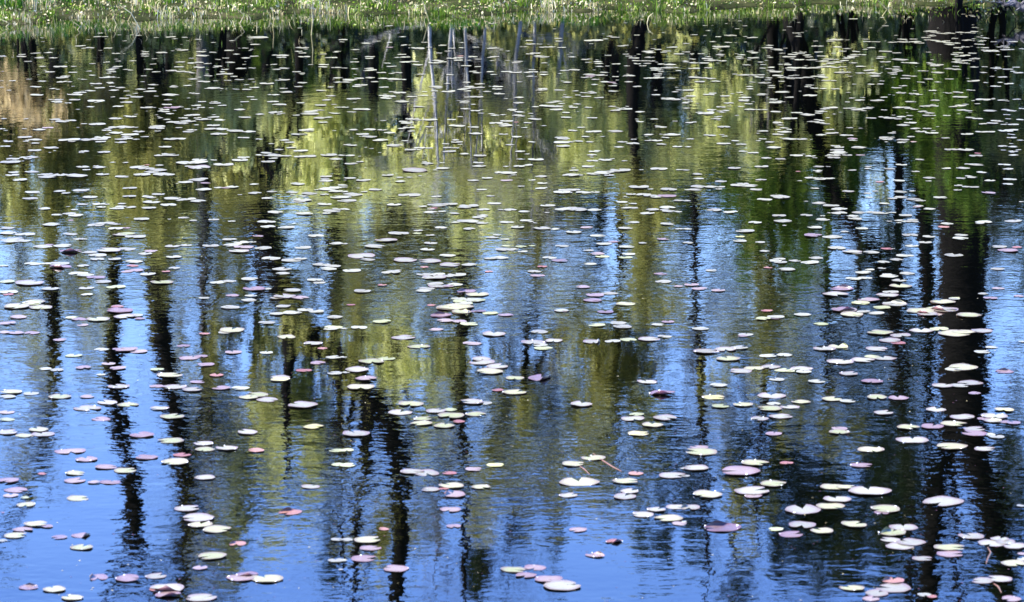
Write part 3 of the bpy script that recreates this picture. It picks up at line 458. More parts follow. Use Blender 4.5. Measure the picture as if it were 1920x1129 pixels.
# lily pads: where each floats in the pond, read off survey tiles (x y width tone)
PAD_TILES = [
 (0, 560, 1.984, """
 62 31 100 g;115 17 70 g;152 35 88 g;70 71 60 p;25 93 66 p;15 127 50 p;60 129 60 p;118 129 60 p;435 31 56 p;445 46 100 p;268 72 50 g;295 78 60 p;365 79 88 g;500 64 60 g;520 76 40 p;
 308 99 46 p;224 155 52 p;274 213 64 g;377 190 58 w;470 191 84 p;515 198 68 p;440 188 44 p;403 243 54 p;438 260 66 p;168 263 50 w;212 267 54 w;310 258 60 p;376 284 36 w;857 34 70 w;
 926 8 56 w;862 119 96 g;835 127 50 w;683 177 52 m;760 131 40 r;868 201 66 p;992 91 62 w;991 202 52 w;1066 143 76 g;1164 168 76 w;1200 186 40 r;1182 240 62 p;1242 219 60 w;1245 279 60 w;
 1242 71 56 w;1240 108 70 g;1090 54 66 w;1132 45 50 w;1178 50 58 w;1054 30 54 g;1030 58 50 w;1230 114 54 w;705 222 80 p;748 216 54 p;766 247 66 p;806 286 56 r;584 265 52 g;631 286 96 g;
 583 327 56 p;650 329 90 w;715 340 76 w;735 311 56 m;441 329 84 w;824 334 70 p;893 334 70 w;40 349 84 g;28 367 62 w;115 354 62 w;222 366 86 g;325 366 56 p;25 424 60 p;26 451 58 g;
 325 409 106 w;398 387 82 w;476 396 78 g;376 449 72 p;593 410 70 w;641 440 94 g;956 358 90 g;925 369 72 g;995 377 82 w;1126 398 114 w;1040 294 82 w;1042 302 76 y;1130 268 60 r;
 1166 478 78 y;920 499 80 w;28 499 78 w;88 510 70 g;143 489 82 g;160 506 86 w;262 569 104 p;529 510 88 p;635 530 98 g;545 592 88 p;677 583 66 r;652 610 108 g;758 542 76 w;762 562 78 g;
 844 559 84 w;952 566 66 r;1252 566 60 g;1258 619 54 g;322 599 86 p;395 628 84 p;281 651 78 g;466 641 92 g;157 653 36 r;280 678 88 p;350 685 48 p;410 684 74 p;32 679 80 p;60 713 92 p;
 40 733 62 p;92 742 36 g;97 767 78 g;290 744 86 g;762 667 84 w;1155 701 70 w;697 782 98 w;736 819 124 w;746 843 92 g;806 860 108 g;1078 795 94 r;220 889 62 m;305 882 80 m;134 841 88 g;176 849 46 p;
 85 862 76 p;58 883 88 g;10 902 38 w;304 927 88 g;881 912 72 r;788 961 112 g;745 1003 60 m;362 1038 92 m;475 1043 94 p;108 1075 74 m;203 1084 90 g;268 1114 88 g;620 1083 130 w;642 1070 46 w;
 585 1084 60 r;628 1104 100 p;748 1114 126 w;895 1040 108 p;920 1028 84 m;992 1044 126 g;581 1033 86 w;1252 899 46 w;1250 976 60 w;1268 1010 20 w;10 798 14 r"""),
 (640, 560, 1.984, """
 442 11 60 g;495 8 74 w;455 19 60 w;420 34 132 g;446 50 78 g;500 48 40 m;556 55 56 g;613 62 56 m;935 8 70 m;1058 21 76 g;370 64 80 m;385 83 66 p;440 86 60 p;476 96 70 g;152 87 70 g;66 109 66 w;
 10 112 30 w;352 116 56 p;819 46 58 m;983 51 62 m;950 100 64 g;1028 92 66 w;1046 106 74 w;1178 98 50 w;1215 88 48 p;737 125 70 w;567 134 94 w;232 146 88 w;485 168 70 p;289 179 80 g;
 715 165 84 w;790 158 74 w;752 186 70 g;740 174 60 w;936 161 84 w;1010 160 60 w;1068 154 66 g;1145 152 82 w;1202 142 54 w;8 218 28 w;112 235 104 g;170 224 68 g;58 266 96 w;520 227 78 w;
 524 239 96 w;580 254 88 w;552 273 104 g;92 299 80 p;72 331 104 g;16 276 30 w;645 296 76 g;740 297 106 m;582 342 46 r;645 349 94 g;1138 310 82 w;1194 354 102 m;892 395 94 w;258 394 98 g;
 218 425 94 w;352 420 78 w;404 414 56 g;408 438 106 g;485 386 88 w;530 390 64 w;500 431 82 g;303 449 76 g;298 466 84 g;382 475 84 g;436 459 50 r;54 505 108 w;20 565 56 g;24 621 64 g;1098 432 58 g;
 1084 448 90 w;1205 446 98 w;1157 471 84 g;1105 503 88 y;938 594 86 g;862 617 88 g;884 684 138 g;845 733 76 w;1058 682 96 g;1072 718 76 w;1054 738 96 w;1230 659 98 w;262 645 88 w;316 650 104 w;
 492 636 66 p;402 650 56 r;573 620 66 y;332 711 72 w;410 698 96 g;416 731 100 p;382 708 38 r;520 703 72 g;406 786 80 p;418 848 60 p;157 858 44 r;880 862 70 p;1015 905 70 r;946 956 78 p;1122 804 86 w;
 1172 787 72 w;1245 776 76 w;1218 819 106 g;1258 838 60 p;1268 632 20 w;20 898 50 w;98 900 104 g;108 929 80 p;84 968 100 p;8 976 30 w;203 1006 100 p;640 1010 96 g;720 1002 84 p;686 1032 80 p;
 770 1046 98 p;820 1070 150 w;1095 652 60 r;430 1 40 w"""),
 (1280, 560, 1.984, """
 662 18 68 g;694 6 64 w;790 20 92 w;742 35 64 g;602 43 90 w;629 62 86 g;672 50 50 w;720 55 62 w;968 15 88 w;1010 3 40 w;886 46 106 g;912 60 76 w;968 42 96 w;1065 63 92 g;310 47 40 r;448 61 64 w;
 300 76 60 g;345 72 64 m;514 96 58 g;67 113 64 w;234 135 60 w;222 140 40 p;888 119 84 w;955 114 74 g;1012 131 130 g;1045 125 90 g;1114 121 84 w;734 128 100 g;811 138 78 w;772 157 86 w;800 166 60 r;
 1150 182 48 w;1115 199 62 w;1262 162 30 w;88 198 98 w;158 190 88 w;210 184 68 w;168 226 88 g;318 214 66 w;378 211 62 w;528 189 80 w;582 179 78 g;722 188 80 w;586 236 98 w;670 230 86 w;705 218 60 g;
 748 222 88 w;216 270 88 w;266 260 78 g;326 256 76 w;375 268 66 g;440 264 90 w;450 274 60 w;400 272 40 g;1042 258 118 g;1010 264 70 w;1196 272 72 m;618 281 74 w;499 310 64 w;704 310 76 p;350 302 60 w;
 132 324 66 w;966 326 80 w;1070 314 92 w;1030 326 70 w;115 368 86 y;141 402 66 g;224 396 78 g;330 362 100 w;338 392 56 w;324 410 90 g;400 404 70 w;440 385 72 g;286 447 70 w;366 440 86 w;
 555 375 78 g;614 383 60 w;722 369 80 g;802 371 80 p;1086 352 48 m;942 413 78 w;1197 416 70 y;748 427 80 w;1041 441 94 w;1160 440 94 w;1120 448 50 p;1156 456 70 w;1232 464 54 m;1200 460 50 p;1007 466 100 g;
 928 477 92 p;838 481 84 g;584 485 64 p;582 499 76 g;338 504 66 p;1086 488 80 w;1084 504 94 p;1140 506 50 w;1168 516 60 w;855 527 112 w;1000 553 118 g;1124 562 78 w;699 563 98 g;62 555 70 p;
 68 572 122 g;268 614 104 g;50 632 102 w;386 614 50 r;213 644 148 p;10 660 34 w;664 621 84 p;336 691 102 g;92 731 110 g;260 718 136 w;262 736 70 p;560 702 96 g;606 704 70 g;695 719 148 w;
 575 749 104 w;550 773 110 g;25 777 88 w;447 787 142 w;755 784 114 g;740 797 66 p;968 756 162 w;146 854 144 m;444 845 110 w;346 859 60 g;404 878 96 p;519 867 84 g;638 843 96 g;822 852 104 w;
 780 871 120 g;772 898 76 w;808 922 116 w;850 908 106 w;1074 886 100 w;994 929 118 g;996 952 100 p;1150 912 104 w;1200 908 80 w;1236 924 84 w;1180 898 70 w;1258 772 34 w;892 968 76 w;
 1232 987 96 g;1270 970 50 w;1116 1051 84 w;1178 1045 96 w;780 1052 90 r;784 1078 136 w;630 1078 96 g;722 1098 98 w;900 1104 56 w;928 1110 40 r;700 1118 70 p;1222 1121 76 p;5 830 20 w;1264 950 40 p"""),
 (0, 280, 3.0, """
 193 7 80 w;472 14 60 w;586 18 78 w;72 55 80 w;58 74 116 w;180 45 72 w;636 74 34 w;466 101 76 w;554 103 76 w;76 131 62 w;70 146 80 w;178 128 80 w;268 144 80 w;270 156 110 w;340 145 90 w;
 430 151 122 w;578 142 80 w;688 155 84 w;114 174 86 w;784 102 110 w;824 112 90 w;896 92 50 w;886 120 108 w;850 130 90 w;800 145 100 w;920 143 124 w;824 90 34 r;900 36 70 w;960 34 100 w;
 1040 78 110 w;1120 62 90 w;1110 76 120 w;1122 102 136 w;1202 62 40 w;1258 87 116 w;1350 62 96 w;1370 48 70 w;1508 70 84 w;1500 22 70 w;1530 34 100 w;1568 40 60 w;1692 10 84 w;1690 42 80 w;
 1740 40 90 w;1850 34 100 w;1890 56 74 w;1920 36 50 w;1128 170 94 w;1104 176 90 w;1046 186 84 w;1158 192 60 p;1146 227 94 w;1306 214 74 w;1270 218 50 p;730 220 80 w;186 243 92 w;334 238 72 w;
 372 248 56 w;456 233 96 w;172 278 88 w;506 271 90 w;728 267 76 w;890 254 80 w;465 310 70 w;556 308 80 w;970 278 100 w;1030 284 70 w;1060 282 90 w;1115 294 92 w;852 298 100 w;684 308 50 w;248 336 76 w;
 680 326 70 w;656 334 84 w;736 327 66 w;838 332 80 w;948 314 96 w;390 364 80 w;430 374 90 w;418 342 44 w;796 395 90 w;290 425 104 w;400 400 40 p;40 445 84 w;560 420 72 w;612 416 80 w;
 538 428 100 w;650 422 60 w;650 448 90 w;710 443 50 p;1034 386 66 w;1202 397 66 w;1430 198 54 w;1434 249 80 w;1508 276 74 w;1642 244 74 w;1672 197 86 w;1834 155 74 w;1832 178 84 w;1740 250 94 w;
 1712 265 50 w;1700 287 112 w;1680 296 80 w;1850 225 120 w;1888 216 70 w;1886 238 84 w;1910 272 108 w;1826 310 86 w;1870 348 110 w;1900 340 60 w;1548 357 94 w;1714 364 100 w;1498 411 104 w;1508 437 90 w;
 1610 442 98 w;1450 489 64 p;1778 488 98 w;1890 532 84 w;1704 554 100 w;48 474 100 w;142 480 112 w;90 506 100 w;60 518 120 w;130 516 84 w;394 479 84 w;700 480 130 w;762 495 116 w;715 476 90 g;
 240 548 110 w;280 538 50 p;356 544 112 w;440 506 60 w;466 508 50 w;400 576 126 m;500 581 90 w;612 570 140 w;550 598 110 w;548 621 84 w;710 563 110 w;645 620 80 w;752 634 100 w;850 574 80 p;
 818 588 84 w;970 546 90 w;1048 541 70 w;1186 544 94 w;1290 510 80 w;1360 526 90 w;1320 536 80 g;1300 542 100 w;1370 552 110 p;1344 574 120 w;1480 558 106 w;1420 522 50 w;978 608 86 w;20 657 54 w;
 184 646 100 w;260 644 70 w;332 646 116 w;340 664 120 m;468 657 74 w;744 658 70 r;755 684 104 p;714 690 66 p;830 704 96 w;980 670 70 w;934 690 50 r;1524 617 114 w;1640 626 116 w;1690 618 76 w;
 1586 675 108 w;1590 700 84 w;1808 650 100 w;1870 660 94 w;1846 674 100 w;440 700 116 w;480 710 100 w;540 722 104 m;576 747 100 w;36 746 100 g;164 755 160 w;654 776 110 g;284 787 100 w;912 750 128 g;
 1292 744 76 w;1220 752 84 w;1250 746 70 w;1404 732 102 w;1500 786 60 w;1430 788 120 p;1642 796 106 w;1770 737 90 w;1795 752 74 w;50 806 110 w;48 818 60 r;486 782 90 w;490 820 70 w;1308 824 80 p;
 1412 826 70 w;1148 839 64 w;1398 850 84 w;1600 830 130 w;1690 836 100 p;1560 838 80 w;1592 886 88 w;1294 890 106 w;1636 922 106 w;1718 905 94 w;1780 914 88 w;1556 928 84 w;1884 946 88 w;
 196 860 120 g;94 886 152 g;180 870 100 g;230 890 134 g;660 888 68 r;676 910 150 p;104 945 98 p;700 944 120 w;752 938 104 w"""),
 (640, 280, 3.0, """
 50 36 60 w;608 14 80 w;386 5 70 w;780 38 80 w;1006 14 60 w;690 28 60 w;1094 60 92 w;1418 14 60 w;1410 34 60 w;1412 66 72 w;1490 62 70 w;56 82 76 w;416 120 150 w;380 114 80 w;484 82 72 w;572 109 84 w;
 770 78 64 w;776 96 80 w;1000 98 70 w;942 134 100 w;908 134 60 w;1050 90 60 w;1390 98 80 w;1470 134 110 w;1420 140 80 w;1570 120 120 w;1530 128 80 w;1786 112 104 w;1900 116 40 w;262 148 70 w;
 118 176 80 w;50 164 70 w;326 160 50 w;334 183 62 w;744 176 66 w;820 164 64 w;930 176 70 p;1124 154 74 w;1290 147 100 w;1130 192 60 w;16 214 40 w;16 240 50 w;60 256 120 w;30 270 60 w;30 290 110 w;
 190 228 80 w;790 228 60 w;384 259 126 w;536 267 60 w;1120 222 60 w;1270 232 110 w;1300 230 90 w;1240 244 100 w;1360 245 90 w;1674 214 116 w;1630 255 60 w;1700 258 90 w;1740 264 80 w;1830 264 110 p;
 1840 228 100 w;1894 290 58 w;20 339 60 w;296 314 84 w;540 316 120 w;610 312 90 w;502 355 84 w;520 332 50 r;720 320 110 w;690 328 80 w;632 363 66 w;800 341 76 w;860 306 80 w;840 264 50 w;776 384 80 w;
 950 342 80 w;1030 352 70 w;1160 318 90 w;1250 338 100 w;1330 342 120 w;1420 342 90 w;1577 298 70 w;1636 331 68 w;1834 330 98 w;1750 342 80 w;1840 350 78 w;1722 361 86 w;700 404 110 w;730 410 80 w;
 790 416 76 w;930 412 80 w;1040 402 76 w;992 440 82 w;560 442 76 w;720 450 76 w;1130 446 100 w;1200 450 60 w;1306 468 94 w;1382 442 76 p;1444 487 90 w;1600 446 84 w;1642 412 70 w;1836 422 84 w;
 1900 450 46 w;322 474 116 w;434 458 56 w;430 474 56 g;500 484 50 w;254 514 124 w;502 529 80 w;12 532 50 w;190 548 120 w;484 566 84 w;850 498 72 w;876 484 50 w;920 508 50 w;1480 534 90 w;1528 522 66 p;
 1810 508 66 p;1694 530 50 w;920 566 110 w;924 545 50 g;1010 550 70 g;970 562 60 w;1020 576 60 w;1074 545 40 g;1240 546 76 w;1606 551 90 w;1390 570 60 w;114 602 156 w;148 622 84 w;358 625 140 w;
 496 630 136 w;596 600 94 w;1440 590 90 p;1468 604 86 g;1616 592 80 w;1600 610 80 g;840 616 76 w;894 612 94 w;1170 612 86 w;1230 628 96 m;1398 646 78 w;60 684 110 w;280 694 110 w;320 684 40 w;
 612 650 130 w;720 652 90 w;468 664 50 r;1086 690 80 w;1104 712 84 p;1130 662 60 r;470 706 100 w;540 706 90 w;526 722 140 w;600 716 70 w;650 708 110 w;530 760 100 w;490 726 80 w;550 770 120 w;600 772 60 p;
 640 762 90 w;480 785 90 w;460 798 90 w;700 800 120 m;766 818 140 g;118 800 104 w;230 766 52 r;660 842 90 g;710 846 90 w;760 852 100 g;690 870 110 g;640 890 200 g;676 916 120 g;508 878 56 r;560 936 114 p;
 780 912 70 m;836 924 90 g;920 934 80 m;1358 776 86 m;1428 822 110 m;1508 812 96 w;1414 852 106 m;1600 872 104 g;1240 910 84 w;1490 918 84 m;1796 702 76 p;1812 746 100 w;1894 772 54 p;55 876 50 r;5 946 14 w;
 830 690 50 r"""),
 (1280, 280, 3.0, """
 396 22 64 w;470 50 64 w;552 56 64 w;640 36 80 w;718 40 62 w;868 6 84 w;880 20 110 w;850 34 84 w;850 48 78 w;925 34 60 w;820 38 40 w;1000 34 50 p;1510 4 80 w;1590 4 100 w;1860 14 60 w;
 1860 34 58 w;1650 38 80 w;1660 24 40 r;1336 60 56 w;290 108 80 w;444 99 80 w;764 99 64 w;1044 100 44 w;1230 88 66 w;1166 112 64 w;1310 126 50 w;1576 107 78 w;1654 88 84 w;1680 132 60 w;1810 88 70 w;
 1832 112 64 w;20 118 46 w;80 142 64 w;88 166 64 w;214 182 70 w;440 173 64 w;720 162 70 w;770 168 80 w;828 166 60 w;1388 163 74 w;1566 164 60 w;1628 160 60 w;1840 170 76 w;1728 178 64 w;1214 178 76 w;
 1110 184 50 r;650 126 30 r;90 213 100 w;160 214 80 w;210 214 60 w;72 228 80 w;310 204 90 w;372 206 110 w;340 196 70 w;414 228 76 w;1550 206 50 w;1600 212 60 w;1640 214 60 w;1830 198 64 w;930 238 70 w;
 1224 242 80 w;1180 278 60 w;1230 272 80 w;1300 284 90 w;1330 290 60 w;1450 274 80 w;1720 246 80 p;20 290 54 w;530 264 80 w;556 272 104 w;460 284 86 w;1318 326 50 p;1386 336 70 w;1906 296 30 w;
 768 304 84 w;834 318 92 w;880 338 96 w;882 360 94 w;178 343 94 w;270 356 84 w;992 358 84 w;1080 358 96 w;1130 362 60 w;1254 374 80 w;542 376 84 w;566 405 106 w;696 372 74 w;788 396 86 w;956 378 70 w;
 968 392 80 w;1290 408 80 w;1250 406 50 w;1486 421 76 w;1694 412 100 w;1856 406 90 w;406 414 80 w;744 442 90 w;1008 447 76 w;24 451 56 w;350 462 108 w;322 492 56 y;322 517 86 w;436 524 60 w;30 529 64 w;
 732 486 108 m;844 494 114 w;1280 484 96 w;1566 484 76 w;1562 502 96 w;1384 494 76 w;1364 526 76 w;910 466 50 w;1290 544 80 w;1470 438 70 r;868 558 108 w;952 578 120 w;980 586 60 w;1060 582 96 w;
 1150 562 70 r;1184 562 24 w;1780 550 90 w;1830 570 120 p;1880 552 60 r;1526 597 114 w;1250 600 100 w;1204 622 80 w;1130 636 76 w;1120 670 50 w;1052 680 60 w;1018 696 96 w;1262 700 90 w;1770 676 80 w;
 462 576 60 w;544 620 74 w;550 638 80 w;520 628 80 w;632 628 70 w;716 638 110 w;750 612 84 w;585 678 100 w;480 668 50 r;162 684 70 w;960 730 90 w;1026 726 80 w;1160 716 110 w;1150 706 60 w;1218 740 84 w;
 1224 770 130 g;1170 804 90 w;1150 822 124 w;896 786 130 m;860 818 144 w;50 764 86 p;96 786 90 p;200 796 84 p;1690 814 60 w;1732 840 80 p;1890 828 60 p;1774 784 70 p;1530 840 66 g;1046 850 120 p;
 1002 866 110 g;1160 868 70 w;1210 876 100 w;1120 892 100 g;1466 862 132 g;908 906 136 p;1016 916 60 w;1090 924 90 w;950 932 130 g;476 910 60 r;1400 894 60 g;1440 894 90 w;1480 904 140 w;
 1310 912 110 w;1372 922 120 g;1340 904 80 w;1608 935 136 g;674 932 94 w;524 946 100 w;440 956 66 w"""),
 (0, 0, 3.0, """
 546 209 50 w;590 208 40 w;700 232 30 w;236 214 24 w;780 200 40 w;880 212 30 w;960 210 60 w;1040 212 40 w;1200 240 30 w;1450 213 120 w;1438 252 60 w;1700 270 84 w;1930 226 60 w;454 260 60 w;
 506 270 56 w;608 272 50 w;652 302 50 w;1028 284 70 w;820 294 44 w;818 306 54 w;816 317 50 w;910 299 72 w;1130 294 60 w;1200 297 50 w;1140 316 78 w;1290 286 60 w;1380 272 40 w;1380 328 60 w;
 1330 306 40 w;1430 318 50 w;1590 314 80 w;1584 324 60 w;1700 300 50 w;1712 320 70 w;1680 290 50 w;1820 306 40 w;1866 326 66 w;1900 290 40 w;10 316 40 w;120 320 60 w;124 308 40 w;206 300 50 w;272 298 50 w;
 220 328 60 w;300 328 50 w;158 348 44 w;240 376 44 w;340 378 84 w;280 406 60 w;410 408 50 w;500 402 40 w;520 426 44 w;520 360 40 w;666 346 36 w;748 344 44 w;660 376 56 w;640 386 60 w;620 396 60 w;
 710 392 40 w;630 406 50 w;860 362 40 w;834 391 50 w;878 407 50 w;1014 350 60 w;1080 357 60 w;1120 354 60 w;1168 360 50 w;1006 378 56 w;1120 380 66 w;1226 374 50 w;1294 353 60 w;1356 388 66 w;
 1418 384 44 w;1600 386 64 w;1556 392 50 w;1540 364 40 w;1668 405 50 w;1820 366 60 w;1816 378 60 w;1890 382 60 w;965 400 70 w;1020 404 60 w;1060 406 50 w;1080 412 40 w;1264 393 40 w;1240 420 50 w;
 1290 418 60 w;1316 432 44 w;1345 451 56 w;1170 428 50 w;1084 446 60 w;590 438 70 w;636 436 44 w;366 432 60 w;350 440 70 w;350 462 64 w;236 458 50 w;200 490 66 w;70 456 40 w;10 456 20 w;8 492 30 w;50 510 30 w;
 540 473 70 w;562 496 60 w;506 512 60 w;450 522 80 w;420 534 90 w;206 536 80 w;676 496 60 w;640 509 60 w;862 478 60 w;790 504 60 w;850 498 44 w;842 516 76 w;978 491 54 w;1056 483 50 w;1146 461 76 w;
 1194 498 90 w;1240 500 40 w;1500 472 84 w;1430 494 60 w;1390 506 60 w;1596 452 70 w;1700 466 60 w;1680 490 50 w;1610 520 80 w;1596 498 50 w;1550 536 50 w;1808 511 60 w;1860 492 40 w;1900 440 60 w;1900 464 50 w;
 1860 540 60 w;1100 528 50 w;960 536 100 w;880 542 30 w;724 538 36 w;700 555 60 w;712 577 76 w;770 547 80 w;420 564 70 w;330 562 60 w;320 574 70 w;540 569 104 w;510 602 50 w;664 600 66 w;
 824 606 74 w;946 564 50 w;940 590 60 w;966 606 100 p;1000 604 70 w;920 630 70 w;926 620 60 w;956 641 50 w;1056 614 40 w;1100 616 40 w;1136 574 50 w;1104 596 60 w;1130 606 50 w;1210 582 70 w;
 1250 596 50 w;1350 618 70 w;1376 574 50 w;1410 548 44 w;1536 574 70 w;1570 590 84 w;1550 633 86 w;1690 580 50 w;1740 642 110 w;1750 628 80 w;1804 594 70 w;1840 564 60 w;1900 606 40 w;1460 644 60 w;
 1088 649 80 w;1060 652 50 w;1030 665 56 w;1140 674 80 w;1200 660 70 w;1236 676 70 w;738 658 66 w;650 668 80 w;310 674 70 w;350 684 84 w;400 680 64 w;548 701 100 w;640 718 70 w;700 717 110 w;
 600 735 60 w;270 720 70 p;220 732 74 w;10 726 44 w;1376 662 76 w;1060 684 90 w;970 688 76 w;1020 695 90 w;884 712 90 w;880 722 100 w;780 741 74 w;650 750 86 w;1200 708 80 w;1080 732 64 w;
 1060 743 70 w;1180 728 80 w;1240 728 90 w;1320 738 100 w;1400 742 80 w;1230 756 96 w;1370 776 66 w;732 760 100 w;710 772 60 w;140 774 80 w;200 788 76 w;50 798 60 w;30 824 56 w;290 832 84 w;
 200 808 50 w;390 790 120 w;480 788 90 w;576 776 100 w;560 786 100 w;566 800 60 w;680 786 70 w;680 802 70 w;720 780 60 w;960 784 90 w;1000 782 90 w;928 828 76 w;1600 790 60 w;1630 802 60 w;
 1640 832 60 w;1670 758 70 w;1726 733 90 w;1800 666 80 w;1820 690 60 w;1850 662 50 w;20 670 40 w;1890 640 50 w"""),
 (640, 0, 3.0, """
 270 148 50 w;344 208 40 w;136 245 60 w;356 254 40 w;468 240 40 w;270 240 40 w;430 272 76 w;440 276 60 w;270 268 50 p;76 282 50 w;756 266 44 w;620 274 46 w;550 300 40 w;570 256 50 w;560 258 30 w;
 600 290 40 w;860 272 60 w;838 275 40 w;936 288 30 w;160 322 60 w;156 330 50 w;340 308 50 w;358 324 60 w;360 350 70 w;410 348 60 w;428 367 66 w;74 350 56 w;74 388 44 w;156 386 60 w;160 398 80 w;
 16 384 40 w;284 376 60 w;450 420 54 w;540 344 76 w;520 356 66 w;570 350 50 w;620 330 60 w;660 326 60 w;740 320 56 w;862 321 56 w;670 316 40 r;770 334 40 w;702 372 60 w;768 376 40 w;660 342 60 w;
 226 410 56 w;314 410 60 w;740 404 50 w;764 412 56 w;838 406 50 w;910 406 30 w;614 422 50 w;234 444 60 w;300 448 90 w;340 450 50 w;186 462 50 w;50 452 90 w;30 464 60 w;110 480 80 w;90 488 60 w;
 100 442 60 w;160 440 60 w;240 492 60 w;330 524 80 w;290 518 50 w;240 540 60 w;270 544 80 w;250 554 70 w;460 538 60 w;396 546 60 w;340 574 84 w;70 558 80 w;20 606 50 w;110 616 90 w;130 618 70 w;
 60 632 50 w;440 602 70 w;530 490 84 w;544 494 50 w;600 516 84 w;596 472 40 w;680 504 64 w;720 490 60 w;756 494 84 w;700 500 60 w;820 516 50 w;780 474 60 w;704 464 50 w;880 490 60 w;876 502 60 w;888 530 64 w;
 870 486 40 w;760 548 84 w;710 548 40 w;694 572 60 w;690 580 50 w;700 614 60 w;754 624 60 w;996 348 54 w;984 352 50 w;1056 230 50 w;1066 250 60 w;1000 462 40 w;1140 356 44 w;1100 302 40 w;1140 268 60 w;
 1090 300 60 w;1060 306 50 w;1130 322 84 w;1110 318 60 w;930 406 60 w;980 410 70 w;1050 408 60 w;1080 406 60 w;1060 430 50 w;1140 408 50 w;1140 422 54 w;1220 217 50 w;1224 234 50 w;1182 266 50 w;1240 270 50 w;
 1300 322 50 w;1370 336 50 w;1440 350 60 w;1450 360 50 w;1450 376 50 w;1256 398 60 w;1310 394 70 w;1390 420 70 w;1400 430 60 p;1460 424 80 w;1480 410 50 w;1370 438 50 w;1430 448 50 w;1270 466 54 w;
 1480 462 60 w;1520 466 50 p;1526 484 50 w;1530 516 60 w;1228 508 64 w;1134 500 56 w;1114 510 50 w;1130 508 70 w;1000 550 60 w;998 580 70 w;1000 632 60 w;960 618 60 w;986 650 60 w;864 650 54 w;
 1270 548 60 w;1330 536 36 w;1376 544 60 w;1410 526 60 w;1450 552 60 w;1500 314 40 w;1546 362 54 w;1618 318 40 w;1646 328 60 w;1658 343 50 w;1666 360 40 w;1700 343 50 w;1574 260 50 w;1600 256 40 w;
 1540 212 60 w;1510 206 40 w;1420 230 110 w;1780 280 50 w;1860 268 64 w;1720 292 70 w;1740 298 60 w;1830 290 50 w;1900 306 60 w;1734 324 60 w;1744 344 50 w;1720 358 50 w;1696 372 44 w;1800 362 50 w;
 1850 366 70 w;1770 386 70 w;1840 384 80 w;1770 396 60 w;1620 427 70 w;1614 462 54 w;1664 488 54 w;1730 442 60 w;1780 418 50 w;1786 438 70 w;1858 442 50 w;1780 430 50 w;1900 508 40 w;1770 536 54 w;
 1840 558 84 w;1880 562 70 w;1820 554 50 w;1156 598 90 w;1200 600 100 w;1210 618 80 w;1216 572 60 w;1180 578 60 w;1306 606 54 w;1390 606 50 w;1264 636 50 w;1268 662 66 w;1540 624 60 w;1600 616 80 w;
 1524 600 50 w;1680 631 60 w;1560 618 50 w;400 670 84 w;430 676 60 w;500 676 84 w;370 694 80 w;350 686 60 w;380 720 70 w;340 726 50 w;394 740 50 w;70 732 60 w;160 730 80 w;230 732 60 w;120 756 80 w;
 160 772 84 w;140 768 60 w;270 748 70 w;220 790 90 w;300 820 100 w;498 716 56 w;650 710 92 w;742 716 66 w;620 674 54 w;754 754 80 w;650 802 70 w;640 790 50 w;924 708 86 w;914 700 60 w;870 694 84 w;
 930 682 80 w;1086 672 80 w;984 688 30 r;912 756 54 w;986 772 60 w;1300 736 60 w;1240 776 80 w;1250 782 80 w;1240 802 100 w;1280 800 60 w;1250 824 80 w;1350 718 50 w;1410 666 60 w;1420 742 90 w;1376 770 50 w;
 1540 740 92 w;1680 686 46 w;1760 672 50 w;1798 716 70 w;1730 760 60 w;1776 792 70 w;1860 760 94 w;1840 762 60 w;1800 814 60 w;1580 800 60 w;1640 810 80 w;1330 796 60 w;1400 800 50 w;600 832 60 w;
 440 834 70 w;60 820 60 w;1560 828 60 w;1890 826 60 w"""),
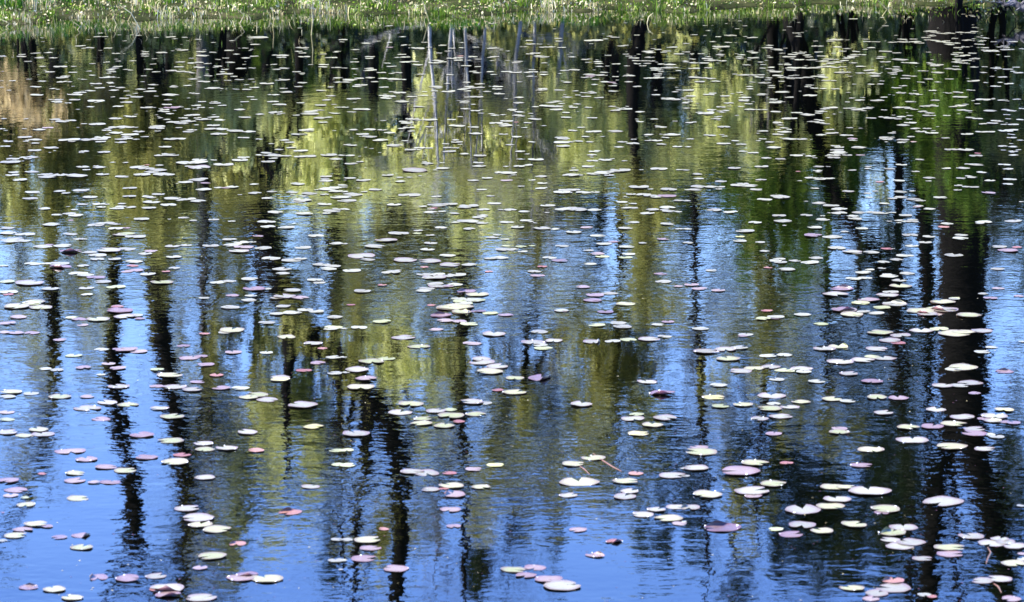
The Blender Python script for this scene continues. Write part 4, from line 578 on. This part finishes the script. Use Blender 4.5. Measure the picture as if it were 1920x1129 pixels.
 (1280, 0, 3.0, """
 62 197 44 w;20 246 44 w;142 174 30 w;200 209 36 w;170 236 40 w;270 202 76 w;256 240 44 w;224 266 90 w;190 262 50 w;400 212 50 w;380 214 40 w;20 294 50 w;104 303 42 w;350 146 30 w;210 310 54 w;
 140 332 70 w;160 342 84 w;220 344 60 w;320 322 50 w;322 332 48 w;400 328 70 w;330 310 50 w;400 296 56 w;404 300 40 w;380 290 40 w;476 270 70 w;490 258 50 w;524 278 66 w;540 284 50 w;640 188 50 w;
 650 206 40 w;600 152 30 w;16 344 40 w;60 356 60 w;120 356 60 w;64 386 70 w;143 384 50 w;20 350 40 w;360 368 50 w;454 366 40 w;440 352 40 w;490 325 40 w;500 380 50 w;450 386 40 w;600 322 80 w;
 620 308 60 w;640 298 50 w;660 302 60 w;700 312 50 w;680 296 40 w;656 338 60 w;720 338 60 w;710 322 50 w;590 366 50 w;560 302 40 w;520 406 80 w;496 398 50 w;620 384 90 w;610 396 60 w;700 384 80 w;
 740 384 70 w;292 418 30 w;340 424 80 w;400 424 60 w;440 424 50 w;430 436 60 w;534 427 66 w;70 438 80 w;120 440 60 w;160 444 60 w;98 462 66 w;186 460 60 w;460 468 76 w;560 436 60 w;600 438 60 w;650 440 60 w;
 704 437 60 w;740 432 50 w;556 460 40 w;502 482 40 w;500 494 44 w;376 489 44 w;376 502 50 w;32 510 66 w;564 520 86 w;600 548 56 w;450 532 60 w;440 536 50 w;148 534 70 w;170 526 50 w;50 542 64 w;
 240 542 60 w;20 562 40 w;350 550 70 w;344 564 70 w;344 570 60 w;510 560 50 w;548 574 60 w;520 580 70 w;260 582 60 w;216 604 60 w;162 620 60 w;18 578 40 w;716 480 50 w;704 490 44 w;740 498 50 w;
 716 539 84 w;660 514 20 w;378 618 70 w;222 632 44 w;526 631 68 w;648 636 60 w;100 636 60 w;130 642 90 w;150 634 60 w;186 669 60 w;36 692 50 w;232 716 80 w;700 648 90 w;600 670 90 w;534 694 64 w;
 530 688 50 w;448 740 66 w;570 722 50 w;574 744 80 w;536 758 66 w;152 763 70 w;230 810 80 w;330 814 60 w;490 800 50 w;494 802 56 w;600 784 84 w;670 784 70 w;512 832 84 w;30 828 40 w;880 228 70 w;
 860 226 90 w;830 234 50 w;764 260 64 w;740 262 40 w;766 294 50 w;780 318 50 w;740 338 40 w;870 266 56 w;926 276 50 w;900 290 50 w;976 292 50 w;1060 270 50 w;1036 236 50 w;1096 238 40 w;1030 222 40 w;
 1140 148 40 w;960 108 50 w;1120 100 30 w;1240 224 50 w;1236 238 70 w;1180 240 60 w;1300 222 50 w;1310 236 70 w;1330 244 60 w;1140 291 76 w;1206 300 56 w;970 310 60 w;1010 310 50 w;960 318 70 w;
 940 328 60 w;920 332 50 w;950 322 40 w;1120 322 60 w;1110 330 50 w;1140 350 64 w;820 336 70 w;790 346 60 w;840 352 60 w;870 352 60 w;910 344 50 w;780 378 60 w;820 376 60 w;860 380 60 w;900 378 50 w;
 830 360 50 w;960 356 50 w;1004 376 60 w;1220 337 96 w;1250 354 50 w;1300 357 70 w;1200 378 50 w;1204 392 60 w;1200 402 50 w;1180 412 60 w;1216 400 50 w;1264 428 60 w;1186 438 24 w;890 410 80 w;920 408 60 w;
 870 408 40 w;1000 414 60 w;1040 400 50 w;1050 396 60 w;1060 412 60 w;1090 416 60 w;1080 430 70 w;780 424 50 w;790 436 60 w;806 454 60 w;780 432 50 w;1114 475 44 w;1204 496 60 w;1240 484 50 w;1254 443 56 w;
 1300 430 40 w;1382 447 60 w;1340 464 44 w;860 503 54 w;1230 524 64 w;1300 528 60 w;1330 533 44 w;1130 548 46 w;1096 568 80 w;996 566 64 w;1284 574 64 w;840 608 76 w;800 614 60 w;780 628 70 w;766 638 50 w;
 950 610 60 w;980 620 70 w;1040 612 60 w;1000 616 60 w;1210 608 60 w;1240 606 80 w;1270 612 50 w;1060 666 60 w;1130 660 60 w;1170 666 80 w;1230 660 60 w;1210 670 50 w;760 676 50 w;740 686 60 w;770 690 60 w;
 800 698 60 w;1280 692 76 w;1242 706 80 w;940 720 44 w;840 752 76 w;830 730 50 w;780 762 64 w;910 762 60 w;940 762 50 w;1188 742 24 w;1140 776 70 w;1150 786 60 w;1146 782 84 w;1240 788 70 w;1284 772 50 w;
 1300 798 40 r;1230 802 54 w;954 782 60 p;960 790 50 w;860 824 60 w;880 830 60 w;990 832 90 w;1390 178 80 w;1420 184 60 w;1460 190 70 w;1500 188 60 w;1560 184 60 w;1600 185 50 w;1640 180 50 w;1370 214 60 w;
 1380 226 50 w;1420 230 60 w;1400 204 50 w;1450 236 60 w;1480 232 50 w;1500 244 70 w;1540 244 50 w;1600 228 60 w;1530 218 40 w;1550 270 60 w;1590 266 50 w;1500 252 60 w;1550 300 60 w;1530 308 50 w;
 1560 318 60 w;1590 312 60 w;1630 302 50 w;1540 336 50 w;1560 344 60 w;1540 352 70 w;1640 334 60 w;1650 330 50 w;1600 342 60 w;1580 356 50 w;1430 366 80 w;1420 372 60 w;1400 362 50 w;1440 410 70 w;
 1420 408 50 w;1360 400 50 w;1500 388 60 w;1540 392 60 w;1340 400 40 w;1700 216 50 w;1690 230 40 w;1720 290 60 w;1740 286 70 w;1700 284 50 w;1760 290 50 w;1670 252 60 w;1820 282 70 w;1840 280 50 w;
 1810 262 50 w;1860 236 50 w;1750 236 40 w;1700 270 50 w;1910 276 40 w;1640 378 50 w;1700 378 40 w;1690 410 50 w;1750 384 40 w;1770 388 60 w;1830 392 60 w;1860 404 40 w;1890 412 60 w;1800 436 60 w;
 1636 458 76 w;1500 446 50 w;1406 511 50 w;1620 510 50 w;1550 522 60 w;1560 548 84 w;1544 520 50 w;1760 488 60 w;1836 474 56 w;1880 560 50 w;1420 566 60 w;1360 600 60 w;1380 598 60 w;1410 597 60 w;
 1350 630 60 w;1390 638 60 w;1380 652 66 w;1310 726 60 w;1340 742 70 w;1400 750 80 w;1480 778 50 w;1520 602 50 w;1560 596 70 w;1590 588 40 w;1570 620 60 w;1600 624 60 w;1730 626 80 w;1820 620 60 w;1850 625 60 w;
 1690 562 90 w;1800 566 60 w;1740 560 40 w;1620 664 60 w;1660 670 60 w;1690 698 50 w;1760 682 60 w;1780 686 50 w;1740 696 70 w;1860 702 66 w;1900 676 50 w;1680 744 70 w;1730 744 60 w;1600 756 74 w;
 1820 740 80 w;1850 734 76 w;1850 776 60 w;1900 790 40 w;1800 824 60 w;1860 828 60 w"""),
]
# ------------------------------------------------------------ lily pads
def pad_mat(name, c1, c2, c3, rough=.36):
    m, nt, b, out = newmat(name)
    oi = nt.nodes.new('ShaderNodeObjectInfo'); g = nt.nodes.new('ShaderNodeNewGeometry')
    ad = nt.nodes.new('ShaderNodeMath'); ad.operation = 'ADD'; nt.links.new(oi.outputs['Random'], ad.inputs[0]); nt.links.new(g.outputs['Random Per Island'], ad.inputs[1])
    fr = nt.nodes.new('ShaderNodeMath'); fr.operation = 'FRACT'; nt.links.new(ad.outputs[0], fr.inputs[0])
    nz = noise(nt, 3.2, 5, .7)
    mx = nt.nodes.new('ShaderNodeMath'); mx.operation = 'MULTIPLY_ADD'; mx.inputs[1].default_value = .35; nt.links.new(fr.outputs[0], mx.inputs[0])
    hf = nt.nodes.new('ShaderNodeMath'); hf.operation = 'MULTIPLY'; hf.inputs[1].default_value = .75; nt.links.new(nz, hf.inputs[0]); nt.links.new(hf.outputs[0], mx.inputs[2])
    top = ramp(nt, [(.15, c1), (.5, c2), (.85, c3)], mx.outputs[0])
    sp_ = nt.nodes.new('ShaderNodeMix'); sp_.data_type = 'RGBA'; sp_.inputs['B'].default_value = (.06, .035, .018, 1)
    nt.links.new(ramp(nt, [(.60, (0,)*3), (.70, (.7,)*3)], noise(nt, 2.6, 5, .75)), sp_.inputs['Factor']); nt.links.new(top, sp_.inputs['A']); top = sp_.outputs['Result']
    tc = nt.nodes.new('ShaderNodeTexCoord'); ln = nt.nodes.new('ShaderNodeVectorMath'); ln.operation = 'LENGTH'; nt.links.new(tc.outputs['Object'], ln.inputs[0])
    rim = nt.nodes.new('ShaderNodeMix'); rim.data_type = 'RGBA'; rim.inputs['B'].default_value = (.085, .038, .04, 1)
    dv = nt.nodes.new('ShaderNodeMath'); dv.operation = 'MULTIPLY'; dv.inputs[1].default_value = .5; nt.links.new(ln.outputs['Value'], dv.inputs[0])
    nt.links.new(ramp(nt, [(.30, (0,)*3), (.49, (.62,)*3), (.60, (.62,)*3), (.62, (0,)*3)], dv.outputs[0]), rim.inputs['Factor']); nt.links.new(top, rim.inputs['A']); top = rim.outputs['Result']
    mc = nt.nodes.new('ShaderNodeMix'); mc.data_type = 'RGBA'; mc.inputs['B'].default_value = (.07, .02, .02, 1)
    nt.links.new(g.outputs['Backfacing'], mc.inputs['Factor']); nt.links.new(top, mc.inputs['A']); nt.links.new(mc.outputs['Result'], b.inputs['Base Color'])
    rr = nt.nodes.new('ShaderNodeMapRange'); rr.inputs['To Min'].default_value = rough-.14; rr.inputs['To Max'].default_value = rough+.14
    nt.links.new(noise(nt, 30, 3), rr.inputs['Value']); nt.links.new(rr.outputs[0], b.inputs['Roughness'])
    b.inputs['IOR'].default_value = 1.45; b.inputs['Coat Weight'].default_value = .22; b.inputs['Coat Roughness'].default_value = .22
    bp = nt.nodes.new('ShaderNodeBump'); bp.inputs['Distance'].default_value = .004; bp.inputs['Strength'].default_value = .5
    nt.links.new(noise(nt, 22, 4), bp.inputs['Height']); nt.links.new(bp.outputs[0], b.inputs['Normal'])
    return m
PADM = {
 'w': pad_mat('pad_silvery', (.085, .078, .055), (.148, .142, .10), (.21, .21, .145)),
 'g': pad_mat('pad_pale_green', (.10, .105, .035), (.165, .17, .07), (.23, .23, .12)),
 'p': pad_mat('pad_pinkish', (.075, .046, .042), (.125, .085, .078), (.17, .135, .11)),
 'm': pad_mat('pad_maroon', (.05, .03, .035), (.09, .06, .065), (.16, .12, .12)),
 'r': pad_mat('pad_rust', (.07, .02, .015), (.13, .05, .035), (.20, .11, .07), .5),
 'y': pad_mat('pad_yellow', (.17, .17, .04), (.25, .24, .07), (.30, .29, .13)),
}
TONES = 'wgpmry'; TW = {'w': 'silvery', 'g': 'pale green', 'p': 'pinkish', 'm': 'dark maroon', 'r': 'rusty red', 'y': 'yellowish'}
def pad_shape(seed, seg=22, curl=0):
    r = np.random.default_rng(seed); half = r.uniform(.12, .38); deep = r.uniform(.35, .85)
    th = np.linspace(half, 2*np.pi-half, seg); ph = r.uniform(0, 6.28, 3)
    rad = 1 + .05*np.sin(2*th+ph[0]) + .035*np.sin(3*th+ph[1]) + .015*np.sin(7*th+ph[2])
    rad[0] *= .93; rad[-1] *= .93
    c0 = np.array([1-deep, 0, 0.])
    rings = []
    for s, z0 in ((.45, .0), (.8, .004), (1.0, .022)):
        p = np.stack([np.cos(th)*rad*s, np.sin(th)*rad*s, z0*.7 + s*s*(.018*np.sin(3*th+ph[1]) + .012*np.sin(5*th+ph[0]))], -1)
        if s < .8: p[0] = p[0]*.5 + c0*.5; p[-1] = p[-1]*.5 + c0*.5
        rings.append(p)
    if curl:
        a0 = r.uniform(1, 5)
        for q, p in enumerate(rings):
            w = np.clip(np.cos(th-a0)-.55, 0, 1)/.45*(q/2)**2; p[:, 2] += curl*w; p[:, :2] *= (1-.55*w)[:, None]
    v = np.vstack([c0[None]*.3 + 0] + rings); S = seg
    tri = [(0, 1+k, 2+k) for k in range(S-1)]; quad = []
    for q in range(2):
        o = 1+q*S
        quad += [(o+k, o+S+k, o+S+k+1, o+k+1) for k in range(S-1)]
    v[:, 2] -= v[:, 2].min()
    return v, np.array(tri), np.array(quad)
SHAPES = [pad_shape(s, 26) for s in range(9)] + [pad_shape(20+s, 26, .28) for s in range(4)]
m, nt, b, out = newmat('bead_glint'); b.inputs['Base Color'].default_value = (.75, .78, .80, 1); b.inputs['Roughness'].default_value = .12; b.inputs['IOR'].default_value = 1.33  # whitish base colour paints the sun's glint onto the beads
DROPS = []
for q in range(6):
    vs, fs, n0 = [], [], 0; rr_ = np.random.default_rng(90+q)
    for k in range(1):
        a = rr_.uniform(.5, 5.8); c = np.array([math.cos(a)*.93, math.sin(a)*.93, .03]); R_ = rr_.uniform(.035, .065)
        vv = [c + R_*np.array([math.cos(t)*math.cos(p), math.sin(t)*math.cos(p), .8*math.sin(p)]) for p in (0, .5, 1.05) for t in np.linspace(0, 6.283, 8, endpoint=False)] + [c + np.array([0, 0, R_*.8])]
        fs += [(n0+r*8+s, n0+r*8+(s+1) % 8, n0+r*8+8+(s+1) % 8, n0+r*8+8+s) for r in range(2) for s in range(8)]
        fs += [(n0+16+s, n0+16+(s+1) % 8, n0+24, n0+24) for s in range(0)]
        fs += [(n0+16+s, n0+16+s+1, n0+16+(s+2) % 8, n0+24) for s in range(0, 8, 2)]
        vs += vv; n0 += 25
    o = mesh_obj('glint_droplet', np.array(vs), [np.array(fs)], m, smooth=True); DROPS.append(o.data); bpy.data.objects.remove(o)
PADS = []
for x0, y0, sc_, txt in PAD_TILES:
    for e in txt.replace('\n', '').split(';'):
        a = e.split()
        if a: PADS.append([x0+float(a[0])/sc_, y0+float(a[1])/sc_, float(a[2])/sc_, a[3]])
rng = np.random.default_rng(3)
tiny = []                                                   # dots of floating leaf too small to have been surveyed one by one
far = [p for p in PADS if p[1] < 420]
for q in range(800):
    if q % 4:
        s = far[rng.integers(len(far))]; x = s[0] + rng.normal()*26; y = s[1] + rng.normal()*3.5
    else: x = rng.uniform(-10, 1930); y = rng.uniform(0, 1)**1.4*230 + np.interp(x, [0, 1920], [64, 24])
    if y > np.interp(x, [0, 1920], [58, 20]): tiny.append([x, y, rng.uniform(4, 15)*(.7+y/500), 'w'])
PADS.sort(key=lambda p: -p[2]*p[2]*(p[1]+575))
big, small = PADS[:296], PADS[296:] + tiny
for p in PADS + tiny: p.append(rng.random())
# things: one object per pad
meshes = []
for k, (v, t, q) in enumerate(SHAPES):
    o = mesh_obj('lily_pad', v, [t, q], PADM['w'], smooth=True); meshes.append(o.data); bpy.data.objects.remove(o)
COLS = [(0, 120, 'at the left edge'), (120, 290, 'by the wishbone trunk'), (290, 420, 'by the upright left trunk'), (420, 600, 'in the olive patch'),
        (600, 800, 'by the crooked trunk'), (800, 960, 'by the centre trunk'), (960, 1130, 'just right of centre'), (1130, 1290, 'by the right olive patch'),
        (1290, 1430, 'by the thinnest right trunk'), (1430, 1580, 'three quarters across'), (1580, 1740, 'left of the widest trunk'), (1740, 1860, 'on the widest trunk'), (1860, 1925, 'at the right edge')]
ROWS = [(-9, 420, 'in the upper pond'), (420, 520, 'above mid pond'), (520, 600, 'at mid pond'), (600, 680, 'below mid pond'), (680, 760, 'in the lower middle'), (760, 850, 'in the lower pond'), (850, 940, 'low down'), (940, 1040, 'near the bottom'), (1040, 1140, 'along the bottom')]
def zone(p):
    c = min(range(len(COLS)), key=lambda i: 0 if COLS[i][0] <= p[0] < COLS[i][1] else 1 + abs(COLS[i][0]-p[0]))
    r = [i for i, q in enumerate(ROWS) if q[0] <= p[1] < q[1]][0]
    return c, r
from collections import defaultdict
cells = defaultdict(list)
for p in big: cells[(zone(p), p[3])].append(p)
ORD = ['leftmost', 'second from left', 'third from left', 'fourth from left', 'fifth from left', 'sixth from left', 'seventh from left', 'eighth from left', 'ninth from left']
for (z, tone), ps in cells.items():
    ps.sort(key=lambda p: p[0])
    for k, p in enumerate(ps):
        c, r = z; where = f"{ROWS[r][2]}, {COLS[c][2]}"
        p.append(f"{TW[tone]} lily pad {where}" if len(ps) == 1 else f"{ORD[k]} {TW[tone]} lily pad {where}")
for i, p in enumerate(big):
    x, y, w, tone, u, lab = p
    k = int(u*9) if tone not in 'mr' and (u < .93 or y < 560) else 9 + int(u*97) % 4
    o = bpy.data.objects.new('lily_pad', meshes[k]); COL.objects.link(o)
    o.material_slots[0].link = 'OBJECT'; o.material_slots[0].material = PADM[tone]
    P = onwater(x, y); s = w*P.length/FPX/2*1.0
    o.location = (P.x, P.y, .0008 + .004*((i*7) % 5)/4); o.scale = (s, s*rng.uniform(.9, 1.08), s)
    o.rotation_euler = (rng.normal()*.012, rng.normal()*.012, rng.uniform(0, 6.28))
    tag(o, lab, 'lily pad', 'lily pads floating on the pond')
    if y > 640 and rng.random() < .5:                       # beads of water on the rim, sun glint painted in as whitish colour
        for k in range(1 + i % 2): d = bpy.data.objects.new('glint_droplet', DROPS[(i + k*2) % 6]); COL.objects.link(d); d.parent = o
# the rest, far and small
SM = [pad_shape(50+s, 14) for s in range(7)]; vs, ts, qs, mt, mq = [], [], [], [], []; n0 = 0
for i, p in enumerate(small):
    x, y, w, tone, u = p; v, t, q = SM[i % 7]; P = onwater(x, y); s = w*P.length/FPX/2; a = rng.uniform(0, 6.28); c, d = math.cos(a), math.sin(a)
    vv = v*s; R = np.stack([vv[:, 0]*c - vv[:, 1]*d, vv[:, 0]*d + vv[:, 1]*c, vv[:, 2] + .0008 + .003*((i*3) % 5)/4], -1) + np.array([P.x, P.y, 0])
    ti = rng.normal()*.02; R[:, 2] += (R[:, 0]-P.x)*ti; R[:, 2] += max(0, .001-R[:, 2].min())
    vs.append(R); ts.append(t+n0); qs.append(q+n0); n0 += len(v); mt += [TONES.index(tone)]*len(t); mq += [TONES.index(tone)]*len(q)
tag(mesh_obj('lily_pads', np.concatenate(vs), [np.concatenate(ts), np.concatenate(qs)], [PADM[c] for c in TONES], mi=mt+mq, smooth=True), 'hundreds of small silvery lily pads strewn over the upper pond', 'lily pads', kind='stuff')
# stems and leaf stalks lying at the surface
m, nt, b, out = newmat('rust_stalk'); b.inputs['Base Color'].default_value = (.10, .045, .02, 1); b.inputs['Roughness'].default_value = .4
for pts, lab in [([(1112, 850), (1128, 862), (1150, 876), (1166, 884)], 'rust brown stalk floating below the pads right of centre'),
                 ([(1084, 872), (1096, 880), (1106, 890)], 'short rusty stalk beside the longer one right of centre'),
                 ([(1852, 1026), (1858, 1036), (1852, 1048), (1849, 1058)], 'orange curved stalk in the dark trunk mirror at the bottom right'),
                 ([(1863, 1094), (1872, 1100), (1878, 1112)], 'small orange stalk at the bottom right corner')]:
    T = Tubes(); P = [onwater(x, y, .001) for x, y in pts]; T.tube(P, [.0015]+[.0035]*(len(P)-2)+[.0015], 5)
    tag(T.build('leaf_stalk', m), lab, 'stalk', 'stalks floating on the pond')

# floating specks: seeds, petals and bits of leaf
n = 900; P = np.array([tuple(onwater(a, b, .0012)) for a, b in zip(rng.uniform(-20, 1940, n), 90 + 1050*rng.random(n)**.8)])
a = rng.uniform(0, 6.28, n); s = rng.uniform(.002, .007, n); ex = np.stack([np.cos(a), np.sin(a), 0*a], -1)*s[:, None]; ey = np.stack([-np.sin(a), np.cos(a), 0*a], -1)*s[:, None]*.5
v = np.stack([P-ex, P+ey, P+ex, P-ey], 1).reshape(-1, 3)
tag(mesh_obj('floating_specks', v, [np.arange(4*n).reshape(n, 4)], [STRAW, PADM['r'], PADM['w']], mi=rng.integers(0, 3, n)), 'tiny seeds and scraps of leaf floating between the lily pads', kind='stuff')
